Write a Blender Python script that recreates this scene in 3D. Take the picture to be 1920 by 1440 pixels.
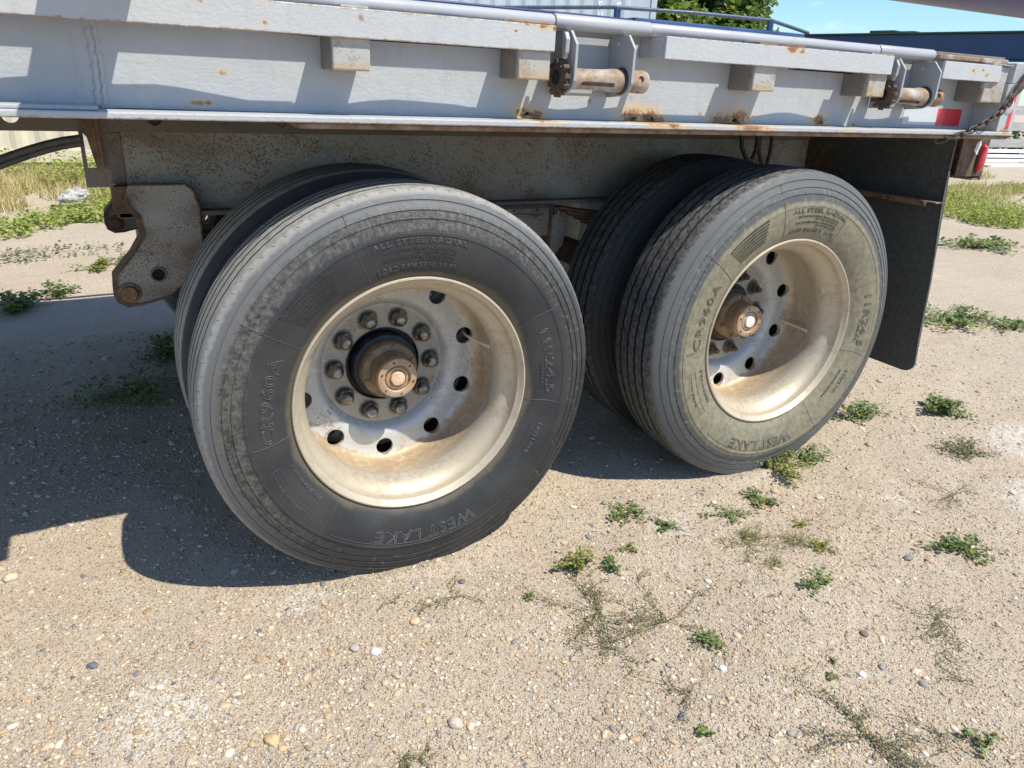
import bpy, bmesh, math, random
import numpy as np
from mathutils import Vector, Matrix, noise

R = math.radians
scn = bpy.context.scene
for o in list(bpy.data.objects):
    bpy.data.objects.remove(o)
C = scn.collection

# ------------------------------------------------------------------ camera
cam_d = bpy.data.cameras.new("camera")
cam = bpy.data.objects.new("camera", cam_d)
C.objects.link(cam)
yaw, pitch, roll = 0.4985, 0.3811, -0.0495
fw = Vector((math.sin(yaw) * math.cos(pitch), math.cos(yaw) * math.cos(pitch), -math.sin(pitch)))
rt = Vector((math.cos(yaw), -math.sin(yaw), 0))
dn = fw.cross(rt)
r2 = rt * math.cos(roll) + dn * math.sin(roll)
d2 = -rt * math.sin(roll) + dn * math.cos(roll)
mw = Matrix((r2, -d2, -fw)).transposed().to_4x4()
mw.translation = (-0.6681, -1.7547, 1.3238)
cam.matrix_world = mw
cam_d.sensor_width = 36
cam_d.lens = 36 * 1419.6 / 1920
cam_d.clip_start = 0.05
cam_d.clip_end = 3000
scn.camera = cam

# ------------------------------------------------------------------ sky, sun, exposure
SUN = Vector((0.33, -0.53, 1.0)).normalized()          # towards the sun
elev = math.asin(SUN.z)
world = bpy.data.worlds.new("World")
scn.world = world
world.use_nodes = True
wn, wl = world.node_tree.nodes, world.node_tree.links
bg = wn["Background"]
sky = wn.new("ShaderNodeTexSky")
sky.sky_type = 'NISHITA'
sky.sun_disc = False
sky.sun_elevation = elev
sky.sun_rotation = math.atan2(SUN.x, SUN.y)
sky.air_density = 1.0
sky.dust_density = 0.15
sky.ozone_density = 2.5
tc = wn.new("ShaderNodeTexCoord")
mp = wn.new("ShaderNodeMapping")
mp.inputs['Scale'].default_value = (2.6, 2.6, 11)
nz = wn.new("ShaderNodeTexNoise")
nz.inputs['Scale'].default_value = 2.3
nz.inputs['Detail'].default_value = 7
nz.inputs['Roughness'].default_value = 0.6
cr = wn.new("ShaderNodeMapRange")
cr.interpolation_type = 'SMOOTHSTEP'
cr.inputs[1].default_value = 0.54
cr.inputs[2].default_value = 0.74
cr.inputs[3].default_value = 0
cr.inputs[4].default_value = 0.75
mx = wn.new("ShaderNodeMixRGB")
mx.inputs[2].default_value = (7.5, 8.0, 8.6, 1)
wl.new(tc.outputs['Generated'], mp.inputs['Vector'])
wl.new(mp.outputs[0], nz.inputs['Vector'])
wl.new(nz.outputs[0], cr.inputs[0])
wl.new(cr.outputs[0], mx.inputs[0])
tint = wn.new("ShaderNodeMixRGB")
tint.blend_type = 'MULTIPLY'
tint.inputs[0].default_value = 1.0
tint.inputs[2].default_value = (0.70, 0.90, 1.09, 1)
wl.new(sky.outputs[0], tint.inputs[1])
wl.new(tint.outputs[0], mx.inputs[1])
wl.new(mx.outputs[0], bg.inputs[0])
bg.inputs[1].default_value = 0.14

sun_d = bpy.data.lights.new("sun", 'SUN')
sun_d.energy = 4.9
sun_d.angle = R(0.5)
sun_d.color = (1.0, 0.95, 0.83)
sun = bpy.data.objects.new("sun", sun_d)
C.objects.link(sun)
sun.rotation_euler = SUN.to_track_quat('Z', 'Y').to_euler()

scn.view_settings.view_transform = 'Standard'
scn.view_settings.look = 'None'
scn.view_settings.gamma = 1
scn.view_settings.use_curve_mapping = False
scn.view_settings.exposure = 0.27

random.seed(5)
RNG = np.random.default_rng(11)


# ------------------------------------------------------------------ material helpers
class NT:
    def __init__(s, name):
        s.m = bpy.data.materials.new(name)
        s.m.use_nodes = True
        s.t = s.m.node_tree
        s.b = s.t.nodes["Principled BSDF"]

    def n(s, k, **kw):
        x = s.t.nodes.new(k)
        for a, v in kw.items():
            setattr(x, a, v)
        return x

    def l(s, a, b):
        s.t.links.new(a, b)

    def set(s, sock, v):
        if hasattr(v, 'is_output') or isinstance(v, bpy.types.NodeSocket):
            s.l(v, sock)
        else:
            sock.default_value = v

    def pos(s):
        return s.n("ShaderNodeNewGeometry").outputs['Position']

    def noise(s, vec, scale, detail=4, rough=0.55, out=0):
        x = s.n("ShaderNodeTexNoise")
        s.l(vec, x.inputs['Vector'])
        x.inputs['Scale'].default_value = scale
        x.inputs['Detail'].default_value = detail
        x.inputs['Roughness'].default_value = rough
        return x.outputs[out]

    def vor(s, vec, scale, out='Distance', feature='F1', rnd=1.0):
        x = s.n("ShaderNodeTexVoronoi", feature=feature)
        s.l(vec, x.inputs['Vector'])
        x.inputs['Scale'].default_value = scale
        x.inputs['Randomness'].default_value = rnd
        return x.outputs[out]

    def rng(s, v, a, b, c=0.0, d=1.0, smooth=True):
        x = s.n("ShaderNodeMapRange")
        if smooth:
            x.interpolation_type = 'SMOOTHSTEP'
        s.set(x.inputs[0], v)
        for i, q in enumerate((a, b, c, d)):
            x.inputs[i + 1].default_value = q
        return x.outputs[0]

    def math(s, op, a, b=0.0):
        x = s.n("ShaderNodeMath", operation=op)
        s.set(x.inputs[0], a)
        s.set(x.inputs[1], b)
        return x.outputs[0]

    def mix(s, f, a, b, mode='MIX'):
        x = s.n("ShaderNodeMixRGB", blend_type=mode)
        s.set(x.inputs[0], f)
        s.set(x.inputs[1], a if not isinstance(a, tuple) else (*a, 1))
        s.set(x.inputs[2], b if not isinstance(b, tuple) else (*b, 1))
        return x.outputs[0]

    def scalev(s, v, xyz):
        x = s.n("ShaderNodeMapping")
        s.l(v, x.inputs['Vector'])
        x.inputs['Scale'].default_value = xyz
        return x.outputs[0]

    def bump(s, h, dist=0.002, strength=1.0, prev=None):
        x = s.n("ShaderNodeBump")
        s.set(x.inputs['Height'], h)
        x.inputs['Distance'].default_value = dist
        x.inputs['Strength'].default_value = strength
        if prev is not None:
            s.l(prev, x.inputs['Normal'])
        return x.outputs[0]

    def ramp(s, v, stops, interp='LINEAR'):
        x = s.n("ShaderNodeValToRGB")
        x.color_ramp.interpolation = interp
        e = x.color_ramp.elements
        while len(e) < len(stops):
            e.new(0.5)
        for q, (p_, c_) in zip(e, stops):
            q.position = p_
            q.color = (*c_, 1)
        s.set(x.inputs[0], v)
        return x.outputs[0]

    def done(s, col=None, rough=None, metal=None, normal=None, spec=None):
        if col is not None:
            s.set(s.b.inputs['Base Color'], col if not isinstance(col, tuple) else (*col, 1))
        if rough is not None:
            s.set(s.b.inputs['Roughness'], rough)
        if metal is not None:
            s.set(s.b.inputs['Metallic'], metal)
        if normal is not None:
            s.l(normal, s.b.inputs['Normal'])
        if spec is not None:
            s.b.inputs['Specular IOR Level'].default_value = spec
        return s.m


RUST = ((0.16, 0.055, 0.02), (0.33, 0.13, 0.045))


def painted(name, base, spots=0.5, speck=0.0, haloc=(0.62, 0.42, 0.16), dirt=0.3, rough=0.45, bumpd=0.0014, stains=(), metal=0.0, edge=0.0,
            dirtcol=(0.30, 0.25, 0.19), rustcol=RUST):
    """Old paint: brush relief, grime, rust spots of two sizes, stains with shapes of their own."""
    t = NT(name)
    p = t.pos()
    big = t.noise(p, 3.2, 5, 0.6)
    mid = t.noise(p, 17, 5, 0.6)
    fine = t.noise(p, 120, 4, 0.6)
    col = t.mix(t.rng(big, 0.3, 0.75, 0.0, dirt), tuple(base), tuple(dirtcol))
    col = t.mix(t.rng(mid, 0.35, 0.7, 0.0, 0.16), col, tuple(x * 0.72 for x in base))
    rc = t.mix(fine, rustcol[0], rustcol[1])
    # sparse spots
    if spots:
        v = t.vor(p, 13)
        w = t.noise(p, 60, 3)
        m = t.math('MULTIPLY', t.rng(t.math('ADD', v, t.math('MULTIPLY', w, 0.12)), 0.10, 0.20, 1, 0),
                   t.rng(t.noise(p, 4.1, 3), 0.62 - 0.2 * spots, 0.75 - 0.2 * spots))
        col = t.mix(t.math('MULTIPLY', m, 0.75), col, rc)
    if speck:
        s1 = t.noise(p, 210, 2, 0.6)
        s2 = t.noise(p, 7, 5, 0.7)
        th = t.math('ADD', s1, t.math('MULTIPLY', t.math('SUBTRACT', s2, 0.5), 0.55))
        m = t.rng(th, 0.635 - 0.10 * speck, 0.70 - 0.10 * speck)
        col = t.mix(t.math('MULTIPLY', m, 0.8), col, rc)
        m = t.rng(t.math('ADD', t.noise(p, 60, 4, 0.7), t.math('MULTIPLY', t.math('SUBTRACT', s2, 0.5), 0.5)), 0.60, 0.72)
        col = t.mix(t.math('MULTIPLY', m, 0.55), col, rc)
        m2 = t.rng(s2, 0.60, 0.75)
        col = t.mix(t.math('MULTIPLY', m2, 0.40), col, (0.20, 0.125, 0.065))
    for (sx, sz, sr, amt) in stains:
        vm = t.n("ShaderNodeVectorMath", operation='SUBTRACT')
        t.l(t.scalev(p, (1, 0, 1)), vm.inputs[0])
        vm.inputs[1].default_value = (sx, 0, sz)
        le = t.n("ShaderNodeVectorMath", operation='LENGTH')
        t.l(t.scalev(vm.outputs[0], (0.62, 1, 1.15)), le.inputs[0])
        d = t.math('ADD', le.outputs['Value'], t.math('MULTIPLY', t.math('SUBTRACT', mid, 0.5), sr * 1.3))
        halo = t.rng(d, sr * 0.35, sr * 1.35, amt * 0.6, 0)
        core = t.rng(t.math('ADD', d, t.math('MULTIPLY', t.math('SUBTRACT', fine, 0.5), sr * 1.2)), sr * 0.25, sr * 0.6, amt, 0)
        col = t.mix(halo, col, haloc)
        col = t.mix(core, col, rc)
    if name in ('rub_rail_paint', 'grey_paint'):
        sz_ = t.n("ShaderNodeSeparateXYZ")
        t.l(p, sz_.inputs[0])
        chip = t.noise(t.scalev(p, (1, 1, 1)), 70, 5, 0.7)
        for z_, y1_ in (((1.3930, 9), (1.4520, 9)) if name[0] == 'r' else ((1.2172, 0.01),)):
            e_ = t.rng(t.math('ADD', t.math('ABSOLUTE', t.math('SUBTRACT', sz_.outputs[2], z_)), t.math('MULTIPLY', t.math('SUBTRACT', chip, 0.5), 0.022)), 0.0, 0.0034, 1, 0)
            e_ = t.math('MULTIPLY', e_, t.rng(t.noise(p, 6, 4, 0.6), 0.30, 0.48))
            if y1_ < 5:
                e_ = t.math('MULTIPLY', e_, t.rng(sz_.outputs[1], y1_ - .004, y1_, 1, 0))
            col = t.mix(t.math('MULTIPLY', e_, 0.8), col, (0.30, 0.19, 0.10))
        # grime runs and scuffs
        run = t.noise(t.scalev(p, (1, 1, 0.12)), 34, 4, 0.65)
        col = t.mix(t.rng(run, 0.52, 0.72, 0, 0.22), col, (0.30, 0.27, 0.22))
        scf = t.noise(t.scalev(p, (0.3, 1, 1.4)), 48, 5, 0.7)
        col = t.mix(t.rng(scf, 0.62, 0.72, 0, 0.35), col, (0.62, 0.62, 0.61))
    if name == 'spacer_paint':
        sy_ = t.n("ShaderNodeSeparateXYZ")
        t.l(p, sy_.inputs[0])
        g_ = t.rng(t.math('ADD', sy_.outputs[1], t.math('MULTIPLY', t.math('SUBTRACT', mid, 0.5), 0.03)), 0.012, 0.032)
        col = t.mix(t.math('MULTIPLY', g_, 0.78), col, (0.115, 0.108, 0.095))  # sides darken with depth: shade and sheltered grime both in this colour
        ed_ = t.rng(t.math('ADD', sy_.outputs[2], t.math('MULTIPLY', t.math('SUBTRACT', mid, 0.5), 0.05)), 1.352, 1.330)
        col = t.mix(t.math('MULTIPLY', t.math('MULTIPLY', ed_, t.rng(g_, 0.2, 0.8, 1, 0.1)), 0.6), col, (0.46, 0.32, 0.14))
        col = t.mix(t.rng(t.noise(p, 26, 5, 0.7), 0.5, 0.62, 0, 0.6), col, (0.30, 0.20, 0.11))
    nb = t.bump(t.noise(t.scalev(p, (1, 1, 1.6)), 85, 5, 0.62), bumpd, 0.8)
    nb = t.bump(t.noise(p, 14, 3), 0.004, 0.5, nb)
    return t.done(col, t.rng(mid, 0.2, 0.8, rough, rough + 0.25), metal, nb)


def simple(name, col, rough=0.5, metal=0.0, var=0.25, scale=30, bumpd=0.0, spec=None, coat=0.0):
    t = NT(name)
    p = t.pos()
    n1 = t.noise(p, scale, 5, 0.6)
    c = t.mix(t.rng(n1, 0.3, 0.7), tuple(x * (1 - var) for x in col), tuple(min(1, x * (1 + var)) for x in col))
    nb = t.bump(t.noise(p, scale * 4, 4), bumpd, 0.8) if bumpd else None
    if coat:
        t.b.inputs['Coat Weight'].default_value = coat
    return t.done(c, rough, metal, nb, spec)


def rusty(name, a=(0.20, 0.085, 0.04), b=(0.42, 0.22, 0.11), c=(0.52, 0.42, 0.32), rough=0.8, amt=0.5):
    t = NT(name)
    p = t.pos()
    n1 = t.noise(p, 40, 6, 0.65)
    n2 = t.noise(p, 11, 4, 0.6)
    col = t.mix(t.rng(n1, 0.3, 0.7), a, b)
    col = t.mix(t.math('MULTIPLY', t.rng(n2, 0.45, 0.7), amt), col, c)
    nb = t.bump(t.noise(p, 160, 5, 0.65), 0.0015, 0.9)
    return t.done(col, rough, 0.0, nb)


M = {}
M['paint'] = painted('grey_paint', (0.435, 0.445, 0.455), spots=0.35, dirt=0.12, rough=0.38, bumpd=0.0016,
                     stains=[(0.345, 1.245, 0.034, .95), (0.38, 1.240, 0.024, .9), (0.70, 1.245, 0.045, .95), (0.755, 1.240, 0.042, .95),
                             (1.09, 1.248, 0.046, 1.0), (1.03, 1.238, 0.055, .8), (1.45, 1.248, 0.032, .9), (1.62, 1.236, 0.012, .8),
                             (-0.47, 1.247, 0.009, .8), (-0.455, 1.247, 0.009, .8), (-0.44, 1.247, 0.008, .8), (-0.405, 1.31, 0.012, .5),
                             (2.29, 1.235, 0.03, .6), (0.80, 1.238, 0.02, .7)])
M['rail'] = painted('rub_rail_paint', (0.49, 0.495, 0.495), spots=0.9, dirt=0.14, rough=0.36, bumpd=0.0014,
                    stains=[(0.33, 1.450, 0.016, 1), (0.28, 1.452, 0.010, .9), (0.36, 1.445, 0.014, 1), (0.25, 1.433, 0.005, .9), (1.16, 1.448, 0.022, .9), (1.20, 1.44, 0.012, .8),
                            (2.02, 1.425, 0.012, .7), (2.07, 1.43, 0.010, .7), (2.10, 1.415, 0.012, .6), (-0.33, 1.41, 0.008, .6), (-0.45, 1.44, 0.007, .6)])
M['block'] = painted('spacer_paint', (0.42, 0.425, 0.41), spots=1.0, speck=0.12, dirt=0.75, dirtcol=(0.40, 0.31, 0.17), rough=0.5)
M['plate'] = painted('winch_plate_paint', (0.36, 0.375, 0.385), spots=0.5, dirt=0.3, rough=0.45)
M['pipe'] = painted('edge_tube_paint', (0.42, 0.43, 0.45), spots=0.8, dirt=0.3, rough=0.25, bumpd=0.0006)
M['beam'] = painted('speckled_beam_paint', (0.41, 0.395, 0.35), haloc=(0.17, 0.11, 0.065), stains=[(-0.42, 0.80, 0.07, .45), (-0.62, 0.96, 0.06, .6), (-0.55, 0.68, 0.05, .45), (-0.59, 0.86, 0.04, .35), (-0.40, 0.92, 0.06, .5), (0.1, 0.92, 0.12, .5), (0.75, 0.90, 0.10, .6), (0.5, 0.93, 0.1, .5), (-0.42, 1.10, 0.10, .35), (-0.55, 1.13, 0.06, .5)], spots=0.2, speck=0.9, dirt=0.55, dirtcol=(0.27, 0.205, 0.13), rough=0.7, bumpd=0.0008, rustcol=((0.11,0.06,0.03),(0.20,0.115,0.055)))
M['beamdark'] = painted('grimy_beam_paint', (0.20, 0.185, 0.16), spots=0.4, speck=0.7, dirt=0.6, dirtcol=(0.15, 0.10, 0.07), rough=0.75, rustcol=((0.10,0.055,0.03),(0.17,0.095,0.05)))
M['rust'] = rusty('rusty_steel', (0.15,0.075,0.04),(0.30,0.175,0.095),(0.40,0.32,0.23))
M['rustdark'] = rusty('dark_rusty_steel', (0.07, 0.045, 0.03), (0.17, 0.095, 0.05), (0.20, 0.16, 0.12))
M['drum'] = rusty('rusty_painted_drum', (0.20, 0.115, 0.065), (0.36, 0.26, 0.17), (0.48, 0.455, 0.41), 0.6, 0.95)
M['gear'] = rusty('brown_ratchet_steel', (0.05, 0.033, 0.022), (0.115, 0.072, 0.045), (0.16, 0.11, 0.075), 0.7, 0.5)
M['black'] = simple('black_hole_paint', (0.01, 0.01, 0.01), 0.9)
M['flap'] = simple('mud_flap_rubber', (0.080, 0.082, 0.074), 0.75, var=0.22, scale=70, bumpd=0.0008)
M['hose'] = simple('hose_rubber', (0.055, 0.05, 0.045), 0.55, var=0.3)
M['nut'] = simple('dull_chrome', (0.26, 0.24, 0.21), 0.30, 0.85, var=0.3, scale=50)
M['brass'] = simple('dull_brass', (0.66, 0.60, 0.50), 0.4, 0.1)
M['nutrust'] = rusty('rusty_lug_nut', (0.06, 0.04, 0.03), (0.15, 0.09, 0.06), (0.22, 0.17, 0.12))
M['hub'] = rusty('greasy_brown_hub', (0.15, 0.10, 0.055), (0.26, 0.18, 0.10), (0.36, 0.27, 0.17), 0.55, 0.5)
M['cap'] = rusty('orange_brown_cap', (0.36, 0.22, 0.12), (0.52, 0.35, 0.22), (0.60, 0.46, 0.34), 0.55, 0.6)
M['plug'] = simple('copper_plug', (0.72, 0.48, 0.33), 0.5, 0.1)
M['whiteplug'] = simple('white_plug', (0.80, 0.80, 0.78), 0.5)
M['navy'] = simple('dark_blue_drum', (0.006, 0.011, 0.020), 0.5, var=0.5)
M['darkmetal'] = simple('dark_metal', (0.03, 0.03, 0.032), 0.6)
M['bluesteel'] = simple('navy_blue_steel', (0.008, 0.04, 0.12), 0.35, var=0.12, scale=3)
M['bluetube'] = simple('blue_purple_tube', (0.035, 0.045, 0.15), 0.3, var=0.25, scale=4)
M['greencap'] = simple('dark_green_cap', (0.03, 0.07, 0.045), 0.5)
M['bluepipe'] = simple('slate_blue_pipe', (0.10, 0.13, 0.18), 0.3, 0.2)
M['skyreflection'] = simple('blue_sky_reflection', (0.045, 0.085, 0.20), 0.3, var=0.3, scale=8)  # blue sky reflected on the edge tube, put into a paint colour
M['chain'] = rusty('dark_chain_steel', (0.035, 0.025, 0.02), (0.10, 0.06, 0.04), (0.14, 0.11, 0.09), 0.6)
M['redtape'] = simple('red_reflective_tape', (0.62, 0.012, 0.03), 0.35, var=0.08, coat=0.5)
M['redlens'] = simple('red_lamp_lens', (0.55, 0.01, 0.025), 0.15, var=0.1, coat=1.0)
M['whitepaint'] = simple('flaking_white_paint', (0.66, 0.67, 0.66), 0.6)
M['white'] = simple('white_lumber_paint', (0.80, 0.80, 0.80), 0.6)
M['letter'] = simple('white_letter_paint', (0.85, 0.85, 0.85), 0.6)


def mat_tape():
    t = NT('silver_reflective_tape')
    p = t.pos()
    s = t.scalev(p, (1, 0, 1))
    br = t.n("ShaderNodeTexBrick")
    mp_ = t.n("ShaderNodeMapping")
    t.l(p, mp_.inputs['Vector'])
    mp_.inputs['Rotation'].default_value = (R(90), 0, 0)
    t.l(mp_.outputs[0], br.inputs['Vector'])
    br.inputs['Scale'].default_value = 60
    br.inputs['Color1'].default_value = (0.44, 0.46, 0.47, 1)
    br.inputs['Color2'].default_value = (0.38, 0.40, 0.41, 1)
    br.inputs['Mortar'].default_value = (0.62, 0.64, 0.66, 1)
    br.inputs['Mortar Size'].default_value = 0.09
    return t.done(br.outputs['Color'], 0.4)


M['tape'] = mat_tape()


def mat_rim(name, dust):
    t = NT(name)
    tcx = t.n("ShaderNodeTexCoord").outputs['Object']
    sp = t.n("ShaderNodeSeparateXYZ")
    t.l(tcx, sp.inputs[0])
    rr = t.math('SQRT', t.math('ADD', t.math('POWER', sp.outputs[0], 2.0), t.math('POWER', sp.outputs[2], 2.0)))
    n1 = t.noise(tcx, 7, 5, 0.62)
    n2 = t.noise(tcx, 45, 5, 0.65)
    n3 = t.noise(tcx, 150, 4, 0.7)
    base = t.mix(t.rng(n1, 0.3, 0.7), (0.50, 0.495, 0.465), (0.60, 0.59, 0.555))
    # tan film on the barrel, orange crust where disc meets barrel
    barrel = t.rng(t.math('ADD', rr, t.math('MULTIPLY', t.math('SUBTRACT', n2, 0.5), 0.02)), 0.272, 0.283)
    col = t.mix(t.math('MULTIPLY', barrel, 0.72 * dust), base, (0.50, 0.405, 0.265))
    band = t.math('MULTIPLY', t.rng(t.math('ADD', rr, t.math('MULTIPLY', t.math('SUBTRACT', n2, 0.5), 0.035)), 0.268, 0.282),
                  t.rng(sp.outputs[1], 0.10, 0.20))
    crust = t.math('MULTIPLY', band, t.rng(t.math('SUBTRACT', n1, t.math('MULTIPLY', sp.outputs[2], 0.9)), 0.36, 0.62))
    crust = t.math('MULTIPLY', crust, t.rng(t.math('ADD', n2, t.math('MULTIPLY', n3, 0.4)), 0.55, 0.75, 0.25, 1))
    col = t.mix(t.math('MULTIPLY', crust, 0.72), col, (0.42, 0.27, 0.14))
    # grime film on the pad
    pad = t.rng(rr, 0.19, 0.175)
    col = t.mix(t.math('MULTIPLY', pad, 0.6), col, (0.30, 0.25, 0.18))
    at = t.math('ARCTAN2', sp.outputs[2], sp.outputs[0])
    fr = t.math('SUBTRACT', t.math('FRACT', t.math('ADD', t.math('DIVIDE', t.math('ADD', at, R(0.5)), R(36)), 10.5)), 0.5)
    dx = t.math('MULTIPLY', fr, 0.1465 * R(36))
    dn_ = t.math('SQRT', t.math('ADD', t.math('POWER', dx, 2.0), t.math('POWER', t.math('SUBTRACT', rr, 0.1465), 2.0)))
    gr = t.rng(t.math('ADD', dn_, t.math('MULTIPLY', t.math('SUBTRACT', n2, 0.5), 0.012)), 0.026, 0.034, 1, 0)
    col = t.mix(t.math('MULTIPLY', gr, 0.85), col, (0.07, 0.06, 0.05))
    bo = t.rng(t.math('ADD', rr, t.math('MULTIPLY', t.math('SUBTRACT', n2, 0.5), 0.02)), 0.118, 0.112)
    col = t.mix(t.math('MULTIPLY', bo, 0.7), col, (0.09, 0.075, 0.06))
    dd = t.rng(t.math('ADD', n2, t.math('MULTIPLY', t.math('SUBTRACT', n1, 0.5), 0.8)), 0.45, 0.75)
    col = t.mix(t.math('MULTIPLY', dd, 0.38), col, (0.30, 0.235, 0.155))
    sm = t.rng(t.math('ADD', n3, t.math('MULTIPLY', t.math('SUBTRACT', n1, 0.5), 0.6)), 0.58, 0.68)
    col = t.mix(t.math('MULTIPLY', t.math('MULTIPLY', sm, t.rng(rr, 0.285, 0.27, 0.25, 1.0)), 0.7), col, (0.14, 0.095, 0.06))
    drip = t.noise(t.scalev(tcx, (5, 5, 1.3)), 9, 4, 0.6)
    col = t.mix(t.math('MULTIPLY', t.rng(drip, 0.6, 0.72), 0.35), col, (0.50, 0.27, 0.10))
    nb = t.bump(n3, 0.0006, 0.6)
    return t.done(col, t.rng(n2, 0.3, 0.7, 0.38, 0.6), 0.25, nb)


M['rim'] = mat_rim('dusty_wheel_paint', 1.0)


def mat_tyre(name, kind):
    """kind 0: black sidewall with dusty shoulder; 1: tan dusty sidewall"""
    t = NT(name)
    tcx = t.n("ShaderNodeTexCoord").outputs['Object']
    uv = t.n("ShaderNodeUVMap").outputs[0]
    su = t.n("ShaderNodeSeparateXYZ")
    t.l(uv, su.inputs[0])
    sp = t.n("ShaderNodeSeparateXYZ")
    t.l(tcx, sp.inputs[0])
    rr = t.math('SQRT', t.math('ADD', t.math('POWER', sp.outputs[0], 2.0), t.math('POWER', sp.outputs[2], 2.0)))
    n1 = t.noise(tcx, 6, 5, 0.6)
    n2 = t.noise(tcx, 55, 5, 0.68)
    # scuffs that run across the sidewall: stretched in the angular coordinate
    cmb = t.n("ShaderNodeCombineXYZ")
    t.l(t.math('MULTIPLY', su.outputs[0], 260.0), cmb.inputs[0])
    t.l(t.math('MULTIPLY', rr, 45.0), cmb.inputs[1])
    n3 = t.noise(cmb.outputs[0], 1.0, 4, 0.7)
    base = t.mix(t.rng(n1, 0.35, 0.65), (0.027, 0.028, 0.029), (0.044, 0.044, 0.043))
    wob = t.math('MULTIPLY', t.math('SUBTRACT', n3, 0.5), 0.022)
    rw = t.math('ADD', rr, wob)
    grey = (0.165, 0.168, 0.172)
    if kind == 0:
        # dust clings to the upper and left shoulder
        up = t.rng(t.math('SUBTRACT', sp.outputs[2], t.math('MULTIPLY', sp.outputs[0], 0.9)), -0.45, 0.35)
        sh = t.math('MULTIPLY', t.rng(rw, 0.488, 0.515), up)
        col = t.mix(t.math('MULTIPLY', sh, 0.75), base, grey)
        band = t.math('MULTIPLY', t.rng(rw, 0.446, 0.460), t.rng(rw, 0.515, 0.500))
        n4 = t.noise(tcx, 120, 4, 0.75)
        dm = t.math('MULTIPLY', t.math('MULTIPLY', band, up), t.rng(t.math('ADD', t.math('ADD', t.math('MULTIPLY', n4, .45), t.math('MULTIPLY', n3, .35)), t.math('MULTIPLY', n2, .25)), 0.42, 0.66))
        col = t.mix(t.math('MULTIPLY', dm, 0.62), col, (0.185, 0.178, 0.158))
        lf = t.math('MULTIPLY', t.rng(sp.outputs[0], -0.28, -0.40), t.rng(rr, 0.43, 0.46))
        lm = t.math('MULTIPLY', lf, t.rng(t.math('ADD', t.math('MULTIPLY', n4, .5), t.math('MULTIPLY', n2, .5)), 0.42, 0.66))
        col = t.mix(t.math('MULTIPLY', lm, 0.5), col, (0.15, 0.13, 0.10))
        dn_ = t.math('MULTIPLY', t.rng(rw, 0.455, 0.47), t.rng(t.math('ADD', t.math('MULTIPLY', n2, .5), t.math('MULTIPLY', n3, .5)), 0.54, 0.62))
        col = t.mix(t.math('MULTIPLY', dn_, 0.45), col, (0.20, 0.165, 0.11))
        sd = t.math('MULTIPLY', t.math('MULTIPLY', up, t.rng(t.math('ADD', rr, t.math('MULTIPLY', t.math('SUBTRACT', n2, 0.5), 0.02)), 0.529, 0.540)), 0.8)
        col = t.mix(sd, col, (0.30, 0.29, 0.27))
        bead = t.rng(t.math('ADD', rr, t.math('MULTIPLY', t.math('SUBTRACT', n1, 0.5), 0.06)), 0.352, 0.335)
        col = t.mix(t.math('MULTIPLY', bead, 0.45), col, (0.20, 0.16, 0.10))
    else:
        side = t.math('MULTIPLY', t.rng(rr, 0.462, 0.450), t.rng(n1, 0.25, 0.5, 0.65, 1.0))
        col = t.mix(t.rng(rw, 0.47, 0.49, 0.35, 0.55), base, (0.17, 0.175, 0.175))
        tan = t.mix(t.rng(n2, 0.35, 0.65), (0.195, 0.172, 0.112), (0.275, 0.248, 0.168))
        col = t.mix(t.math('MULTIPLY', side, 0.9), col, tan)
        d3 = t.rng(t.math('ADD', t.math('MULTIPLY', n2, .5), t.math('MULTIPLY', n3, .5)), 0.50, 0.62)
        col = t.mix(t.math('MULTIPLY', t.math('MULTIPLY', d3, t.rng(rr, 0.52, 0.49)), 0.5), col, tan)
    # tread: pale dust on the ribs, worn
    tr = t.rng(rr, 0.5400, 0.5435)
    tn = t.rng(n2, 0.3, 0.7)
    treadc = t.mix(tn, (0.22, 0.215, 0.20), (0.37, 0.36, 0.335)) if kind == 0 else t.mix(tn, (0.045, 0.045, 0.047), (0.155, 0.153, 0.145))
    edge = t.rng(t.math('ADD', sp.outputs[1], t.math('MULTIPLY', n2, 0.02)), 0.012, 0.03)
    col = t.mix(t.math('MULTIPLY', t.math('MULTIPLY', tr, 0.9), t.rng(sp.outputs[1], -0.01, 0.02)), col, treadc)
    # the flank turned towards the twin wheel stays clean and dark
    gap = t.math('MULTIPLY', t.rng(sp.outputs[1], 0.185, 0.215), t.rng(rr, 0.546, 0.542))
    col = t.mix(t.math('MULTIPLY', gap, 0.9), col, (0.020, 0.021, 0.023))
    # sipes: short cuts across the ribs
    a = t.math('MULTIPLY', su.outputs[0], 96.0 if kind == 0 else 64.0)
    wv = t.math('ABSOLUTE', t.math('SUBTRACT', t.math('FRACT', t.math('ADD', a, t.math('MULTIPLY', t.math('SINE', t.math('MULTIPLY', sp.outputs[1], 157.0)), 0.22))), 0.5))
    cut = t.rng(wv, 0.02, 0.05, 1, 0) if kind == 0 else t.rng(wv, 0.022, 0.05, 1, 0)
    if kind == 0:
        ed = t.math('MULTIPLY', cut, t.rng(t.math('ABSOLUTE', t.math('SUBTRACT', t.math('FRACT', t.math('MULTIPLY', t.math('SUBTRACT', sp.outputs[1], 0.055), 25.0)), 0.5)), 0.33, 0.42))
    else:
        ed = cut
    ed = t.math('MULTIPLY', ed, tr)
    col = t.mix(t.math('MULTIPLY', ed, 0.85), col, (0.012, 0.012, 0.012))
    nb = t.bump(ed, 0.003, 0.6)
    inv = nb.node.inputs.get('Invert')
    nb.node.invert = True
    nb = t.bump(t.noise(tcx, 130, 5, 0.7), 0.0012, 0.8, nb)
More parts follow.
